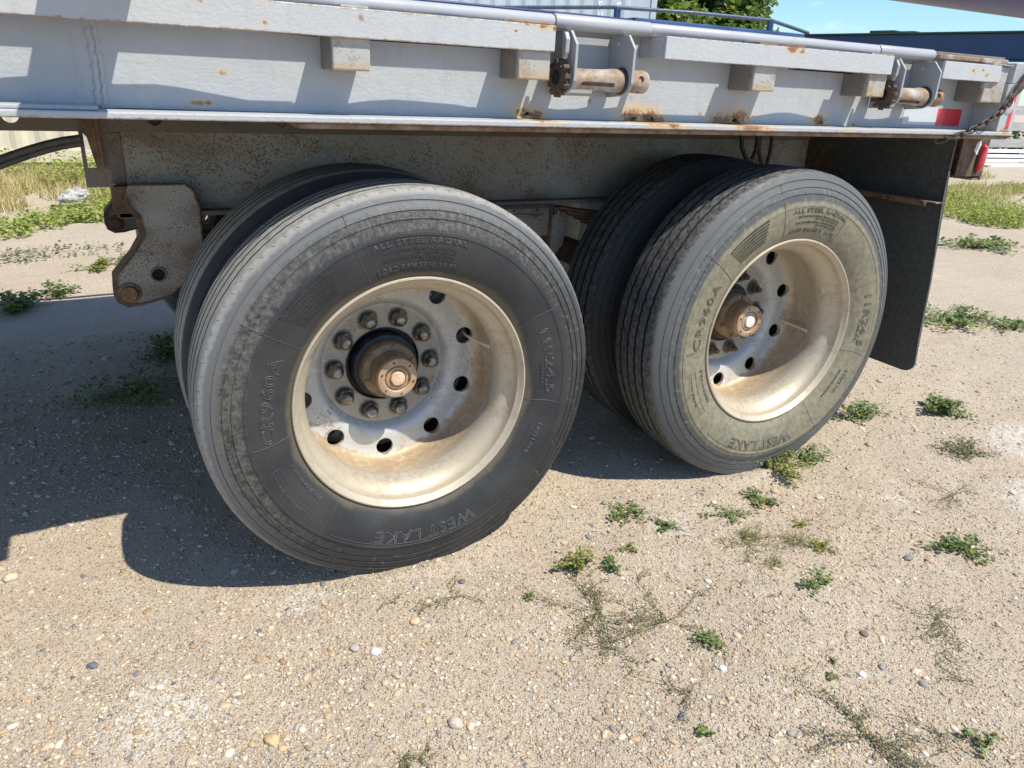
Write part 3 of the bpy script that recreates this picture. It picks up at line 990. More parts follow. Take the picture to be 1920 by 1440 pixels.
# winches -----------------------------------------------------------------
def winch(x0, x1, idx):
    w = MB().box(x0 + .006, x1, YB - .004, YB - .0004, 1.30, 1.44).build('winch', M['plate'], trailer)
    prof = [(0.110, 1.292), (0.040, 1.298), (0.010, 1.312), (0.0, 1.330), (0.0, 1.415), (0.030, 1.447), (0.110, 1.447)]
    for x in (x0, x1):
        MB().prism(prof, 'x', x - .004, x + .004).build('side_plate', M['plate'], w, bevel=0.0012)
    yc, zc = 0.045, 1.335
    drm = MB()
    L0, L1 = x0 + .005, x1 - .012
    n = 28
    prof = [(0.020, L0), (0.0265, L0 + .004), (0.0250, L0 + .05), (0.0265, L1 - .05), (0.029, L1 - .025), (0.0295, L1), (0.018, L1)]
    drm.lathe(prof, 'x', n, (0, yc, zc))
    d = drm.build('drum', M['drum'], w, smooth=40)
    cut = MB()
    a0, a1 = L0 + .035, L1 - .035
    ang = R(205) if idx == 0 else R(222)
    cy, cz = yc + .024 * math.cos(ang), zc + .024 * math.sin(ang)
    hx = []
    for k in range(13):
        a = math.pi / 2 + math.pi * k / 12
        hx.append((a0 + .006 * math.cos(a), .006 * math.sin(a)))
    for k in range(13):
        a = -math.pi / 2 + math.pi * k / 12
        hx.append((a1 + .006 * math.cos(a), .006 * math.sin(a)))
    n_ = Vector((0, math.cos(ang), math.sin(ang)))
    t_ = Vector((0, -math.sin(ang), math.cos(ang)))
    vs = []
    for s_ in (-0.016, 0.01):
        for hx_, ht in hx:
            q = Vector((hx_, yc, zc)) + n_ * (.0265 + s_) + t_ * ht
            vs.append(q)
    m = len(hx)
    cut.add(vs, [tuple(range(m))[::-1], tuple(range(m, 2 * m))] + [(i, (i + 1) % m, m + (i + 1) % m, m + i) for i in range(m)])
    boolean(d, cut)
    MB().lathe([(0.024, x1 - .0115), (0.032, x1 - .0115), (0.034, x1 - .006), (0.034, x1 - .0045)], 'x', 28, (0, yc, zc)).build('bushing', M['darkmetal'], w, smooth=40)
    # capstan head with bar holes
    h = MB().lathe([(0.027, x1 + .0045), (0.0285, x1 + .03), (0.0300, x1 + .064), (0.028, x1 + .070), (0.017, x1 + .067), (0.016, x1 + .02)], 'x', 28, (0, yc, zc))
    h = h.build('capstan_head', M['drum'] if idx == 0 else M['rust'], w, smooth=40)
    cut = MB()
    for a in (R(165), R(250), R(75)):
        dr = Vector((0, math.cos(a), math.sin(a)))
        q = Vector((x1 + .042, yc, zc))
        cut.tube([q + dr * .008, q + dr * .05], .0085, 14)
    boolean(h, cut)
    # ratchet wheel
    T = 11
    pts = []
    for k in range(T):
        a = 2 * math.pi * k / T
        pts += [(yc + .032 * math.cos(a), zc + .032 * math.sin(a)), (yc + .047 * math.cos(a + .08), zc + .047 * math.sin(a + .08)),
                (yc + .046 * math.cos(a + .30), zc + .046 * math.sin(a + .30)), (yc + .032 * math.cos(a + .36), zc + .032 * math.sin(a + .36))]
    g = MB().prism(pts, 'x', x0 - .030, x0 - .013).build('ratchet_wheel', M['gear'], w, bevel=0.0012)
    MB().lathe([(0.0, x0 - .034), (0.016, x0 - .034), (0.018, x0 - .030), (0.018, x0 - .004)], 'x', 20, (0, yc, zc), caps=False).build('ratchet_hub', M['black'], w, smooth=40)
    # curved pawl above it
    pw = []
    for k in range(9):
        a = R(60 + 12 * k)
        pw.append((0.06 + .034 * math.cos(a), 1.392 + .05 * math.sin(a) - .01))
    for k in range(8, -1, -1):
        a = R(60 + 12 * k)
        pw.append((0.062 + .026 * math.cos(a), 1.392 + .042 * math.sin(a) - .01))
    MB().prism([(0.022, 1.378), (0.014, 1.395), (0.012, 1.425), (0.022, 1.442), (0.034, 1.442), (0.030, 1.42), (0.032, 1.385)], 'x', x0 - .026, x0 - .014).build('pawl', M['plate'], w, bevel=0.002)
    MB().lathe([(0, x1 - .0095), (.0055, x1 - .0095), (.0055, x1 - .004)], 'x', 14, (0, 0.066, 1.425)).build('bolt_head', M['rail'], w, smooth=40)
    return w


winch(0.425, 0.602, 0)
winch(1.672, 1.852, 1)

# frame under the deck ------------------------------------------------------
def main_beam(y, mat, lower):
    mb = MB().box(-0.635, 2.18, y, y + .012, 0.918, 1.1375)
    o = mb.build('main_beam_web', mat, trailer)
    MB().box(-0.635, 2.18, y - .05, y + .06, 0.905, 0.9175).build('main_beam_lower_flange', M['beamdark'], trailer)
    MB().box(-0.655, -0.605, y - .006, y + .018, 0.995, 1.1375).build('beam_end_plate', M['beamdark'], trailer, bevel=.003)
    s = MB().box(XL, 2.25, y - .008, y + .005, 1.138, 1.216).build('frame_rail', M['beamdark'], trailer)
    cut = MB()
    for x in [-0.862 - .35 * k for k in range(6)] + [-0.512, -0.335, -0.16, 0.012, 0.187, 0.356, 0.531, 0.702, 0.872, 1.044, 1.215, 1.39, 1.56]:
        cut.lathe([(0, y - .03), (.021, y - .03), (.021, y + .03), (0, y + .03)], 'y', 24, (x, 0, 1.178), caps=False)
    boolean(s, cut)


main_beam(0.75, M['beam'], 1)
MB().prism([(-.650, .994), (-.600, .994), (-.580, .93), (-.600, .905), (-.640, .905), (-.650, .93)], 'y', .700, .745).build('beam_foot', M['rustdark'], trailer, bevel=.002)
main_beam(1.90, M['beam'], 1)
for x in [-2.9 + .35 * k for k in range(16)]:
    if x > 2.2:
        continue
    MB().box(x, x + .008, 0.128, 2.53, 1.234, 1.45).build('crossmember', M['beamdark'], trailer)
MB().box(-0.635, -0.45, 0.762, 1.90, 1.135, 1.2).build('front_crossbeam', M['beamdark'], trailer)


def hanger(y, mat, far=False):
    pl = [(-0.605, 0.998), (-0.452, 0.998), (-0.437, 0.985), (-0.423, 0.93), (-0.425, 0.80), (-0.46, 0.735), (-0.53, 0.668), (-0.605, 0.650), (-0.642, 0.648),
          (-0.668, 0.664), (-0.676, 0.69), (-0.672, 0.735), (-0.615, 0.80), (-0.583, 0.85), (-0.588, 0.905), (-0.612, 0.935), (-0.62, 0.96)]
    h = MB().prism(pl, 'y', y, y + .008).build('spring_hanger', mat, trailer, bevel=0.002)
    # rim plate that follows the front edge
    edge = [pl[i] for i in (16, 15, 14, 13, 12, 11, 10, 9, 8, 7, 6)]
    mb = MB()
    vs = []
    for (x, z) in edge:
        vs += [(x - .007, y - .006, z - .002), (x - .007, y + .095, z - .002), (x + .006, y + .095, z + .006), (x + .006, y - .006, z + .006)]
    fs = []
    for i in range(len(edge) - 1):
        for k in range(4):
            k2 = (k + 1) % 4
            fs.append((i * 4 + k, i * 4 + k2, i * 4 + 4 + k2, i * 4 + 4 + k))
    fs += [(0, 1, 2, 3), tuple((len(edge) - 1) * 4 + k for k in (3, 2, 1, 0))]
    mb.add(vs, fs)
    mb.build('hanger_rim', M['rustdark'], h)
    MB().prism(pl, 'y', y + .088, y + .096).build('back_plate', M['beamdark'], h)
    q = (-0.640, 0, 0.687)
    MB().lathe([(0, y - .018), (.020, y - .017), (.023, y - .012), (.023, y - .005), (.031, y - .005), (.033, y - .0005), (.033, y + .001)], 'y', 24, q).build('pivot_bolt', M['rust'] if not far else M['rustdark'], h, smooth=35)
    q = (-0.556, 0, 0.738)
    MB().lathe([(.018, y + .06), (.018, y - .006), (.0225, y - .006), (.0235, y + .001)], 'y', 24, q, caps=False).build('bushing_tube', M['beamdark'], h, smooth=35)
    MB().lathe([(0, y - .002), (.0175, y - .002), (.0175, y + .002)], 'y', 24, q).build('bushing_bore', M['black'], h)
    if not far:
        bead([(-0.60, y - .001, 0.999), (-0.455, y - .001, 0.999), (-0.436, y - .001, 0.984), (-0.422, y - .001, 0.93), (-0.424, y - .001, 0.80)], .0035, 'hanger_weld', M['rustdark'], 12)
    return h


hanger(0.690, M['beam'])
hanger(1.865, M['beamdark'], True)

# bracket with a slot and an angled strap, near the front of the axles
br = MB().prism([(-0.703, 1.033), (-0.645, 1.033), (-0.645, 1.216), (-0.703, 1.216)], 'y', 0.400, 0.406).build('air_line_bracket', M['beamdark'], trailer)
cut = MB().prism([(-0.694, 1.079), (-0.662, 1.079), (-0.662, 1.12), (-0.694, 1.16)], 'y', 0.38, 0.42)
boolean(br, cut)
cut = MB().box(-0.653, -0.646 + .003, .38, .42, 1.145, 1.16)
MB().prism([(-0.697, 1.216), (-0.668, 1.216), (-0.664, 1.082), (-0.674, 1.078)], 'y', 0.372, 0.385).build('bracket_strap', M['rustdark'], br, bevel=.002)
MB().prism([(-0.668, 1.216), (-0.660, 1.216), (-0.657, 1.080), (-0.664, 1.082)], 'y', 0.372, 0.400).build('bracket_strap', M['rustdark'], br, bevel=.001)
# air hoses
for z0, z1, dz in ((1.15, 1.082, .02), (1.137, 1.055, .012)):
    P = []
    for k in range(22):
        t_ = k / 21
        x = -0.700 - t_ * 0.75
        z = z0 - (t_ ** 1.35) * 0.40 + math.sin(t_ * 3.1) * dz * .4
        P.append((x, 0.40 + .03 * t_ - (0.018 if dz > .015 else 0), z))
    MB().tube(P, .0085, 10).build('air_hose', M['hose'], trailer, smooth=80)

# centre hanger (equaliser) and leaf springs
ch = MB().box(0.60, 0.795, 0.695, 0.703, 0.79, 0.9045).build('equaliser_hanger', M['beam'], trailer, bevel=.002)
MB().box(0.786, 0.797, 0.685, 0.80, 0.72, 0.9045).build('hanger_edge', M['rustdark'], ch, bevel=.002)
MB().box(0.55, 0.80, 0.69, 0.80, 0.893, 0.9045).build('hanger_top', M['rustdark'], ch)
for bx in (0.638, 0.735):
    MB().lathe([(0, .6935), (.004, .6935), (.004, .696)], 'y', 10, (bx, 0, .886)).build('rivet_hole', M['black'], ch)
MB().prism([(0.76, 0.70), (0.85, 0.70), (0.885, 0.74), (0.895, 0.81), (0.88, 0.845), (0.85, 0.865), (0.80, 0.835), (0.775, 0.78)], 'y', .74, .80).build('equaliser_arm', M['beam'], ch, bevel=.006)
MB().tube([(0.63, .69, .868), (.66, .689, .872), (.70, .689, .868), (.73, .689, .862), (.76, .69, .868)], .005, 8).build('weld_lip', M['drum'], ch, smooth=80)
for side, y in ((0, 0.71), (1, 1.87)):
    for cx, za in ((0.0, .525), (1.343, .552)):
        sp_ = MB().lathe([(0, y), (.03, y), (.03, y + .075), (0, y + .075)], 'y', 16, (cx, 0, za + .26), caps=False).build('leaf_spring', M['rustdark'], trailer)
        for k in range(7):
            L = 0.50 - .035 * k
            pts_t, pts_b = [], []
            for i in range(13):
                u = -1 + 2 * i / 12
                z = za + .30 + .075 * (1 - (u * L / .5) ** 2) * -0.6 - .011 * k + .04
                pts_t.append((cx + u * L, z))
                pts_b.append((cx + u * L, z - .009))
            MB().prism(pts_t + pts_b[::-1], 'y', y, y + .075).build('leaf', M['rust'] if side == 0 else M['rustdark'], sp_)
        MB().box(cx + .095, cx + .115, y - .008, y + .083, za + .20, za + .345).build('u_bolt', M['rustdark'], sp_)
        MB().box(cx - .115, cx - .095, y - .008, y + .083, za + .20, za + .345).build('u_bolt', M['rustdark'], sp_)

# mud flap, its bracket, rear bumper and lamp
def flap(y0, y1, x):
    n = 14
    vs, top, bot = [], 1.212, 0.283
    rc = .055
    pts = [(y0, top)]
    ys0 = y0
    for k in range(7):
        a = math.pi + (math.pi / 2) * k / 6
        pts.append((y0 + rc + rc * math.cos(a), bot + rc + rc * math.sin(a)))
    for k in range(7):
        a = 1.5 * math.pi + (math.pi / 2) * k / 6
        pts.append((y1 - rc + rc * math.cos(a), bot + rc + rc * math.sin(a)))
    pts.append((y1, top))
    pts = [pts[0]] + [(y0, top + (bot + rc - top) * k / 8) for k in range(1, 8)] + pts[1:-1] + [(y1, bot + rc + (top - bot - rc) * k / 8) for k in range(1, 8)] + [pts[-1]]
    mb = MB().prism(pts, 'x', -.005, .005)
    mb.v = [(x + v[0] + .10 * max(0, 1.2 - v[2]) ** 1.3 * .55 + .006 * math.sin(v[2] * 11 + v[1] * 3), v[1] - .045 * (1.2 - v[2]), v[2]) for v in mb.v]
    return mb.build('mud_flap', M['flap'], trailer, bevel=.001)


f1 = flap(0.072, 0.70, 2.128)
flap(1.96, 2.59, 2.128)
MB().prism([(2.088, 0.972), (2.143, 0.972), (2.143, 0.968), (2.088, 0.968)], 'y', 0.062, 0.72).build('flap_bracket', M['rust'], trailer)
MB().box(2.143, 2.147, 0.062, 0.72, 0.925, 0.972).build('flap_bracket_lip', M['rust'], trailer)
MB().box(2.084, 2.0882, 0.10, 0.72, 0.952, 0.972).build('flap_bracket_lip', M['rust'], trailer)
for yb in (.11, .26, .41, .56):
    MB().lathe([(0, 2.080), (.009, 2.080), (.009, 2.0838)], 'x', 6, (0, yb, .962)).build('bolt_head', M['rustdark'], trailer)
MB().box(2.13, 2.165, 0.60, 2.05, 0.94, 1.217).build('flap_hanger_beam', M['rustdark'], trailer)
P = [(1.60, .62, 1.20), (1.605, .61, 1.12), (1.63, .60, 1.075), (1.66, .60, 1.07), (1.685, .61, 1.11), (1.69, .62, 1.20)]
MB().tube(P, .009, 8).build('brake_hose', M['hose'], trailer, smooth=80)
P = [(1.72, .64, 1.20), (1.722, .63, 1.10), (1.74, .62, 1.05), (1.765, .62, 1.045), (1.785, .63, 1.09), (1.79, .64, 1.20)]
MB().tube(P, .008, 8).build('brake_hose', M['rustdark'], trailer, smooth=80)

bump = MB().box(2.375, 2.387, 0.10, 2.56, 1.045, 1.205).build('rear_bumper', M['rustdark'], trailer, bevel=.002)
MB().box(2.335, 2.3745, 0.104, 2.55, 1.045, 1.053).build('bumper_lip', M['rust'], bump)
MB().box(2.22, 2.372, 0.100, 0.106, 1.060, 1.1995).build('lamp_plate', M['rustdark'], bump)
# oval marker lamp on the outer side of the bumper plate
ov = []
for k in range(36):
    a = 2 * math.pi * k / 36
    rx = .0165 * (abs(math.cos(a)) ** .8) * (1 if math.cos(a) > 0 else -1)
    ov.append((rx, .052 * (abs(math.sin(a)) ** .75) * (1 if math.sin(a) > 0 else -1)))
vs, fs = [], []
rings = ((1.0, .0995), (1.0, .090), (0.9, .083), (0.6, .078), (0.0, .0765))
for s_, y_ in rings:
    for (u, v) in ov:
        vs.append((2.343 + u * s_ + v * s_ * .05, y_, 1.128 + v * s_))
for i in range(len(rings) - 1):
    for k in range(36):
        fs.append((i * 36 + k, i * 36 + (k + 1) % 36, (i + 1) * 36 + (k + 1) % 36, (i + 1) * 36 + k))
MB().add(vs, fs).build('tail_lamp', M['redlens'], trailer, smooth=50)
vs2 = [(2.343 + u * 1.22 + v * .05, .0998 if i else .094, 1.128 + v * 1.08) for i in (0, 1) for (u, v) in ov]
MB().add(vs2, [tuple(range(36))] + [(k, (k + 1) % 36, 36 + (k + 1) % 36, 36 + k) for k in range(36)]).build('lamp_bezel', M['darkmetal'], trailer)
rnd = random.Random(4)
pp = [(2.318 + .021 * math.cos(a) * rnd.uniform(.7, 1.2), 1.168 + .026 * math.sin(a) * rnd.uniform(.7, 1.2)) for a in [k * 6.283 / 14 for k in range(14)]]
MB().prism(pp, 'y', .0985, .0998).build('paint_patch', M['whitepaint'], trailer)

# ------------------------------------------------------------------ wheels
SIDE = [(.318, .012), (.325, .006), (.334, .002), (.345, -.006), (.362, -.013), (.382, -.0185), (.405, -.0230), (.425, -.0250), (.4385, -.0250),
        (.4395, -.0262), (.4465, -.0255), (.4475, -.0238), (.460, -.0215), (.4735, -.0180), (.4745, -.0150), (.4775, -.0145), (.4785, -.0165), (.4935, -.0110),
        (.4945, -.0082), (.4975, -.0070), (.4985, -.0092), (.5165, .0000), (.5175, .0030), (.5205, .0042), (.5215, .0020), (.533, .0085), (.5405, .0135), (.5445, .0190), (.5462, .0240)]


def side_y(r):
    for (a, ya), (b, yb) in zip(SIDE, SIDE[1:]):
        if a <= r <= b:
            return ya + (yb - ya) * (r - a) / max(1e-6, b - a)
    return -.01


def tyre_mesh(name, mat, sink, zig):
    prof = [(r, y, 0) for r, y in SIDE]
    gr = [0.0555, 0.0955, 0.1345, 0.1745]
    y = .024
    for g in gr:
        w = .0045 if not zig else .0046
        crown = lambda q: .5462 + .0040 * (1 - ((q - .115) / .095) ** 2)
        prof += [(crown((y + g) / 2), (y + g) / 2 if y > .03 else .038, 0), (crown(g), g - w, 1), (crown(g) - .012, g - w + .001, 1), (crown(g) - .012, g + w - .001, 2), (crown(g), g + w, 2)]
        y = g
    prof += [(.5475, .192, 0)]
    prof += [(r, .230 - q, 0) for r, q in SIDE[::-1]]
    prof += [(.312, .20, 0), (.312, .03, 0)]
    n = 360 if not zig else 368
    m = len(prof)
    V = np.zeros((n, m, 3))
    for k in range(n):
        a = 2 * math.pi * k / n
        z_ = (.0011 if zig else .0006) * (1 if (k // 2) % 2 else -1)
        c, s = math.cos(a), math.sin(a)
        for i, (r, y, t) in enumerate(prof):
            yy = y + (z_ if t else 0)
            V[k, i] = (r * c, yy, r * s)
    # flatten and bulge at the footprint
    floor = -(sink)
    zz = V[:, :, 2]
    depth = np.clip(floor + .0 - zz, 0, 1)
    near = np.clip((floor + .07 - zz) / .07, 0, 1)
    mid = V[:, :, 1] - .115
    V[:, :, 1] += np.sign(mid) * near ** 2 * .013 * (np.abs(mid) > .1)
    V[:, :, 2] = np.where(zz < floor, floor + .001 * 0, zz)
    uvw = []
    MI = []
    F = []
    for k in range(n):
        k2 = (k + 1) % n
        for i in range(m):
            i2 = (i + 1) % m
            F.append((k * m + i, k * m + i2, k2 * m + i2, k2 * m + i))
            MI.append(1 if (prof[i][2] and prof[i2][2]) else 0)
            uvw += [(k / n, i / m), (k / n, (i + 1) / m), ((k + 1) / n, (i + 1) / m), ((k + 1) / n, i / m)]
    me = bpy.data.meshes.new(name)
    me.from_pydata(V.reshape(-1, 3).tolist(), [], F)
    uv = me.uv_layers.new(name='UVMap')
    uv.data.foreach_set('uv', np.array(uvw, np.float32).ravel())
    me.materials.append(mat)
    me.materials.append(M['groove'])
    me.polygons.foreach_set('material_index', np.array(MI, np.int32))
    me.flip_normals()
    me.shade_smooth()
    me.set_sharp_from_angle(angle=R(38))
    return me


def rim_mesh():
    prof = [(.3115, .012), (.3185, .006), (.3215, .000), (.3245, -.003), (.3280, -.0025), (.3300, .001), (.3295, .005), (.3255, .0065), (.3225, .012), (.318, .022), (.3165, .035),
            (.300, .050), (.289, .065), (.287, .09), (.290, .115), (.2995, .133), (.304, .170), (.305, .215), (.300, .240), (.285, .2585), (.262, .2610), (.215, .2610), (.203, .270),
            (.190, .290), (.186, .2912), (.113, .2912), (.1125, .2800), (.184, .2800), (.1862, .2775), (.189, .2740), (.198, .2600), (.210, .2520), (.235, .2500), (.262, .2500), (.277, .2470), (.287, .2380), (.2925, .2250),
            (.295, .205), (.2950, .170), (.2920, .145), (.2850, .125), (.2800, .105), (.2782, .090), (.2800, .072), (.2870, .056), (.2980, .044), (.3065, .036), (.3095, .026)]
    mb = MB().lathe(prof, 'y', 120, closed=True)
    o = mb.build('wheel_tmp', M['rim'], None)
    cut = MB()
    for k in range(10):
        a = R(15.8 + 36 * k)
        cx, cz = .2575 * math.cos(a), .2575 * math.sin(a)
        cut.lathe([(0, .20), (.0262, .20), (.0262, .31), (0, .31)], 'y', 28, (cx, 0, cz), caps=False)
    # keep the cutters inside the disc region
    boolean(o, cut)
    me = o.data
    bpy.data.objects.remove(o)
    me.shade_smooth()
    me.set_sharp_from_angle(angle=R(32))
    return me


RIM = rim_mesh()
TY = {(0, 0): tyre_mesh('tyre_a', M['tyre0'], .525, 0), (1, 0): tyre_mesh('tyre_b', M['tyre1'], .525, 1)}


def hexa(r, y0, y1, mb):
    pts = [(r * math.cos(k * math.pi / 3), r * math.sin(k * math.pi / 3)) for k in range(6)]
    return mb.prism(pts, 'y', y0, y1)


def nut_cap_mesh():
    pr = [(.0250, .280), (.0250, .2775), (.0225, .2745), (.0218, .262), (.0205, .252), (.0170, .2435), (.0115, .2385), (.006, .2365), (0, .236)]
    mb = MB().lathe([(r, y - .28) for r, y in pr if r > .0225], 'y', 24, caps=False)
    hexa(.0243, -.0030, -.0205, mb)
    mb.lathe([(.0212, -.0200), (.0210, -.026), (.0195, -.0325), (.0160, -.0385), (.0105, -.0425), (.005, -.044), (0, -.0442)], 'y', 24, caps=False)
    return mb.mesh('lug_nut_cap', M['nut'], 40)


def nut_rust_mesh():
    mb = MB().lathe([(.0205, .0), (.0205, -.004), (.017, -.006)], 'y', 20)
    hexa(.0175, -.005, -.024, mb)
    mb.lathe([(.0095, -.024), (.0095, -.043), (.0075, -.045)], 'y', 12)
    mb.lathe([(.0105, -.0245), (.0105, -.028)], 'y', 12)
    return mb.mesh('lug_nut_bare', M['nutrust'], 35)


NUT = {0: nut_cap_mesh(), 1: nut_rust_mesh()}


def hub_meshes(mb_kind):
    out = []
    pr = [(.083, .252), (.083, .240), (.0835, .219), (.081, .215), (.068, .2145), (.064, .212), (.062, .185), (.0575, .170)]
    out.append(('hub', MB().lathe(pr, 'y', 48).mesh('hub', M['hub'], 35)))
    pr = [(.0575, .172), (.0585, .160), (.0580, .152), (.0550, .150), (.0405, .1495), (.0385, .1515), (.0385, .160), (.0330, .160), (.0325, .154), (.026, .1525), (.025, .158), (0, .158)]
    out.append(('oil_cap', MB().lathe(pr, 'y', 40, caps=False).mesh('oil_cap', M['cap'], 35)))
    pr = [(.0205, .158), (.0205, .147), (.019, .1455), (0.003, .1455), (.002, .147), (0, .147)]
    out.append(('cap_plug', MB().lathe(pr, 'y', 28, caps=False).mesh('cap_plug', M['plug'] if mb_kind == 0 else M['whiteplug'], 40)))
    pr = [(.113, .30), (.1115, .284), (.109, .284), (.105, .288), (.1, .30)]
    out.append(('hub_barrel', MB().lathe([(.1118, .2905), (.1118, .312), (.100, .312), (.100, .262), (.096, .254), (.0835, .2515)], 'y', 48, caps=False).mesh('hub_barrel', M['navy'] if mb_kind == 0 else M['darkmetal'], 35)))
    return out


HUBS = {0: hub_meshes(0), 1: hub_meshes(1)}
bm_bolt = MB()
hexa(.0085, 0, -.006, bm_bolt)
BOLT = bm_bolt.mesh('hub_bolt', M['hub'])
bm_bolt = MB().lathe([(0, -.0022), (.003, -.0022), (.0036, -.001), (.0036, 0)], 'y', 10, caps=False)
SCREW = bm_bolt.mesh('cap_screw', M['rustdark'])


def letters(root, specs, mat):
    """raised sidewall lettering: text bent round the tyre, tops outwards, running clockwise"""
    for (txt, r0, a0, a1, h, outline, nm) in specs:
        cu = bpy.data.curves.new('txt', 'FONT')
        cu.body = txt
        cu.size = 1.0
        cu.resolution_u = 2
        cu.space_character = 1.08
        if outline:
            cu.fill_mode = 'NONE'
            cu.bevel_depth = 0.034 if h > .015 else 0.05
            cu.bevel_resolution = 0
        else:
            cu.extrude = 0.05
        to = bpy.data.objects.new('txt', cu)
        C.objects.link(to)
        bpy.context.view_layer.update()
        me = bpy.data.meshes.new_from_object(to.evaluated_get(bpy.context.evaluated_depsgraph_get()))
        bpy.data.objects.remove(to)
        n = len(me.vertices)
        co = np.zeros(n * 3)
        me.vertices.foreach_get('co', co)
        co = co.reshape(-1, 3)
        if outline:
            pass
        x0, x1 = co[:, 0].min(), co[:, 0].max()
        y0, y1 = 0.0, max(0.7, co[:, 1].max())
        u = (co[:, 0] - x0) / (x1 - x0)
        ang = np.radians(a0 + (a1 - a0) * u)
        r = r0 - h / 2 + h * (co[:, 1] - y0) / (y1 - y0)
        sy = np.array([side_y(q) for q in r])
        out = np.zeros_like(co)
        out[:, 0] = r * np.cos(ang)
        out[:, 2] = r * np.sin(ang)
        out[:, 1] = sy - 0.0004 + np.clip(co[:, 2] * 0.02, -.001, .001) - (.0004 if outline else .0003)
        me.vertices.foreach_set('co', out.ravel())
        me.update()
        me.materials.clear()
        me.materials.append(mat)
        link(bpy.data.objects.new(nm, me), root)


def wheel(cx, cz, y0, kind, full=True, flip=False, letter=False, phase=0.0, mir=1):
    w = bpy.data.objects.new('wheel', RIM)
    w.parent = trailer
    C.objects.link(w)
    w.location = (cx, y0, cz)
    w.scale = (1, mir, 1)
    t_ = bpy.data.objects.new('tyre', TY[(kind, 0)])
    C.objects.link(t_)
    t_.parent = w
    if full:
        for k in range(10):
            a = R(-0.5 + 36 * k + phase)
            q = bpy.data.objects.new('lug_nut', NUT[kind])
            C.objects.link(q)
            q.parent = w
            q.location = (.1465 * math.cos(a), .280, .1465 * math.sin(a))
            q.rotation_euler = (0, random.uniform(0, 1), 0)
        for nm, me in HUBS[kind]:
            q = bpy.data.objects.new(nm, me)
            C.objects.link(q)
            q.parent = w
        for k in range(6):
            a = R(20 + 60 * k)
            q = bpy.data.objects.new('hub_bolt', BOLT)
            C.objects.link(q)
            q.parent = w
            q.location = (.0745 * math.cos(a), .215, .0745 * math.sin(a))
            q = bpy.data.objects.new('cap_screw', SCREW)
            C.objects.link(q)
            q.parent = w
            q.location = (.0485 * math.cos(a + .4), .150, .0485 * math.sin(a + .4))
        # valve stem out of a hand hole
        av = R(15.8) if kind == 0 else R(-10)
        dr = Vector((math.cos(av), 0, math.sin(av)))
        up = Vector((-math.sin(av), 0, math.cos(av)))
        P = [dr * .266 + Vector((0, .27, 0)) + up * .0, dr * .262 + Vector((0, .24, 0)), dr * .268 + Vector((0, .20, 0)) - up * .003, dr * .279 + Vector((0, .15, 0)) - up * .006, dr * .288 + Vector((0, .125, 0)) - up * .008]
        MB().tube(P, [.0042, .0044, .0046, .0050, .0075], 8).build('valve_stem', M['brass'], w, smooth=80)
    if letter:
        so = M['lettering0'] if kind == 0 else M['lettering1']
        off = 0 if kind == 0 else -7
        sp = [("CR960A", .396, 188.5, 155, .034, True, 'moulded_lettering'), ("ALL STEEL RADIAL", .429, 107, 72.5, .014, True, 'moulded_lettering'),
              ("LOAD RANGE H  16 PR", .3640, 107, 73.5, .015, True, 'moulded_lettering'), ("11R24.5", .399, 23.5, -5, .027, True, 'moulded_lettering'),
              ("149/146L", .398, -19, -34, .013, True, 'moulded_lettering'), ("WEST", .413, -66, -87, .034, True, 'moulded_lettering'), ("LAKE", .413, -89.5, -109, .034, True, 'moulded_lettering'),
              ("REGROOVABLE", .3625, -139, -160, .011, True, 'moulded_lettering'), ("TUBELESS", .375, 10, -2, .007, False, 'moulded_lettering')]
        sp = [(a, b, c + off, d + off, e, f, g) for a, b, c, d, e, f, g in sp]
        letters(w, sp, so)
        # lines of small print
        sm = [("MAX LOAD SINGLE 3250 KG  7160 LBS AT 830 KPA", .409, 103, 76), ("AT 120 PSI COLD", .400, 92, 76), ("MAX LOAD DUAL 3000 KG  6610 LBS AT 830 KPA", .389, 104, 76), ("AT 120 PSI COLD", .380, 90, 76)]
        for j in range(7):
            sm.append(("SAFETY WARNING SERIOUS INJURY MAY RESULT FROM" if j % 2 else "TIRE FAILURE DUE TO UNDERINFLATION OVERLOADING", .435 - .0105 * j, 143 - .4 * j, 120 + .6 * j))
        sm += [("STEEL CORDS PLIES TREAD SIDEWALL", .370, -20, -40), ("MADE IN", .415, -143, -155)]
        letters(w, [(a, b, c + off, d + off, .0062, False, 'small_print') for a, b, c, d in sm], so)
        # mould seams across the sidewall and the frame of the blank panel
        mb = MB()
        def seam(r0, r1, a, bend=0.0, rad=.0009):
            pts = []
            for k in range(13):
                r = r0 + (r1 - r0) * k / 12
                aa = R(a + off + bend * math.sin(k / 12 * math.pi))
                pts.append((r * math.cos(aa), side_y(r) - .0004, r * math.sin(aa)))
            mb.tube(pts, rad, 5)
        for (r0, r1, a, b_) in ((.34, .523, 110.5, 1), (.34, .450, 73, -1), (.34, .45, 29, 1), (.335, .44, -9.5, 1), (.335, .455, -50.5, -1), (.335, .45, -130.5, 0), (.335, .51, -172, 1), (.34, .50, 149.5, 0)):
            seam(r0, r1, a, b_)
        for rr_, a0, a1 in ((.392, -137, -161), (.412, -137, -161)):
            pts = [((rr_) * math.cos(R(a0 + off + (a1 - a0) * k / 20)), side_y(rr_) - .0004, rr_ * math.sin(R(a0 + off + (a1 - a0) * k / 20))) for k in range(21)]
            mb.tube(pts, .0008, 5)
        seam(.392, .412, -137, 0, .0008)
        seam(.392, .412, -161, 0, .0008)
        pts = [(.4315 * math.cos(R(off - 66 - 60 * k / 40)), side_y(.4315) - .0004, .4315 * math.sin(R(off - 66 - 60 * k / 40))) for k in range(41)]
        mb.tube(pts, .0008, 5)
        mb.build('mould_seam', so, w, smooth=80)['kind'] = 'stuff'
    return w


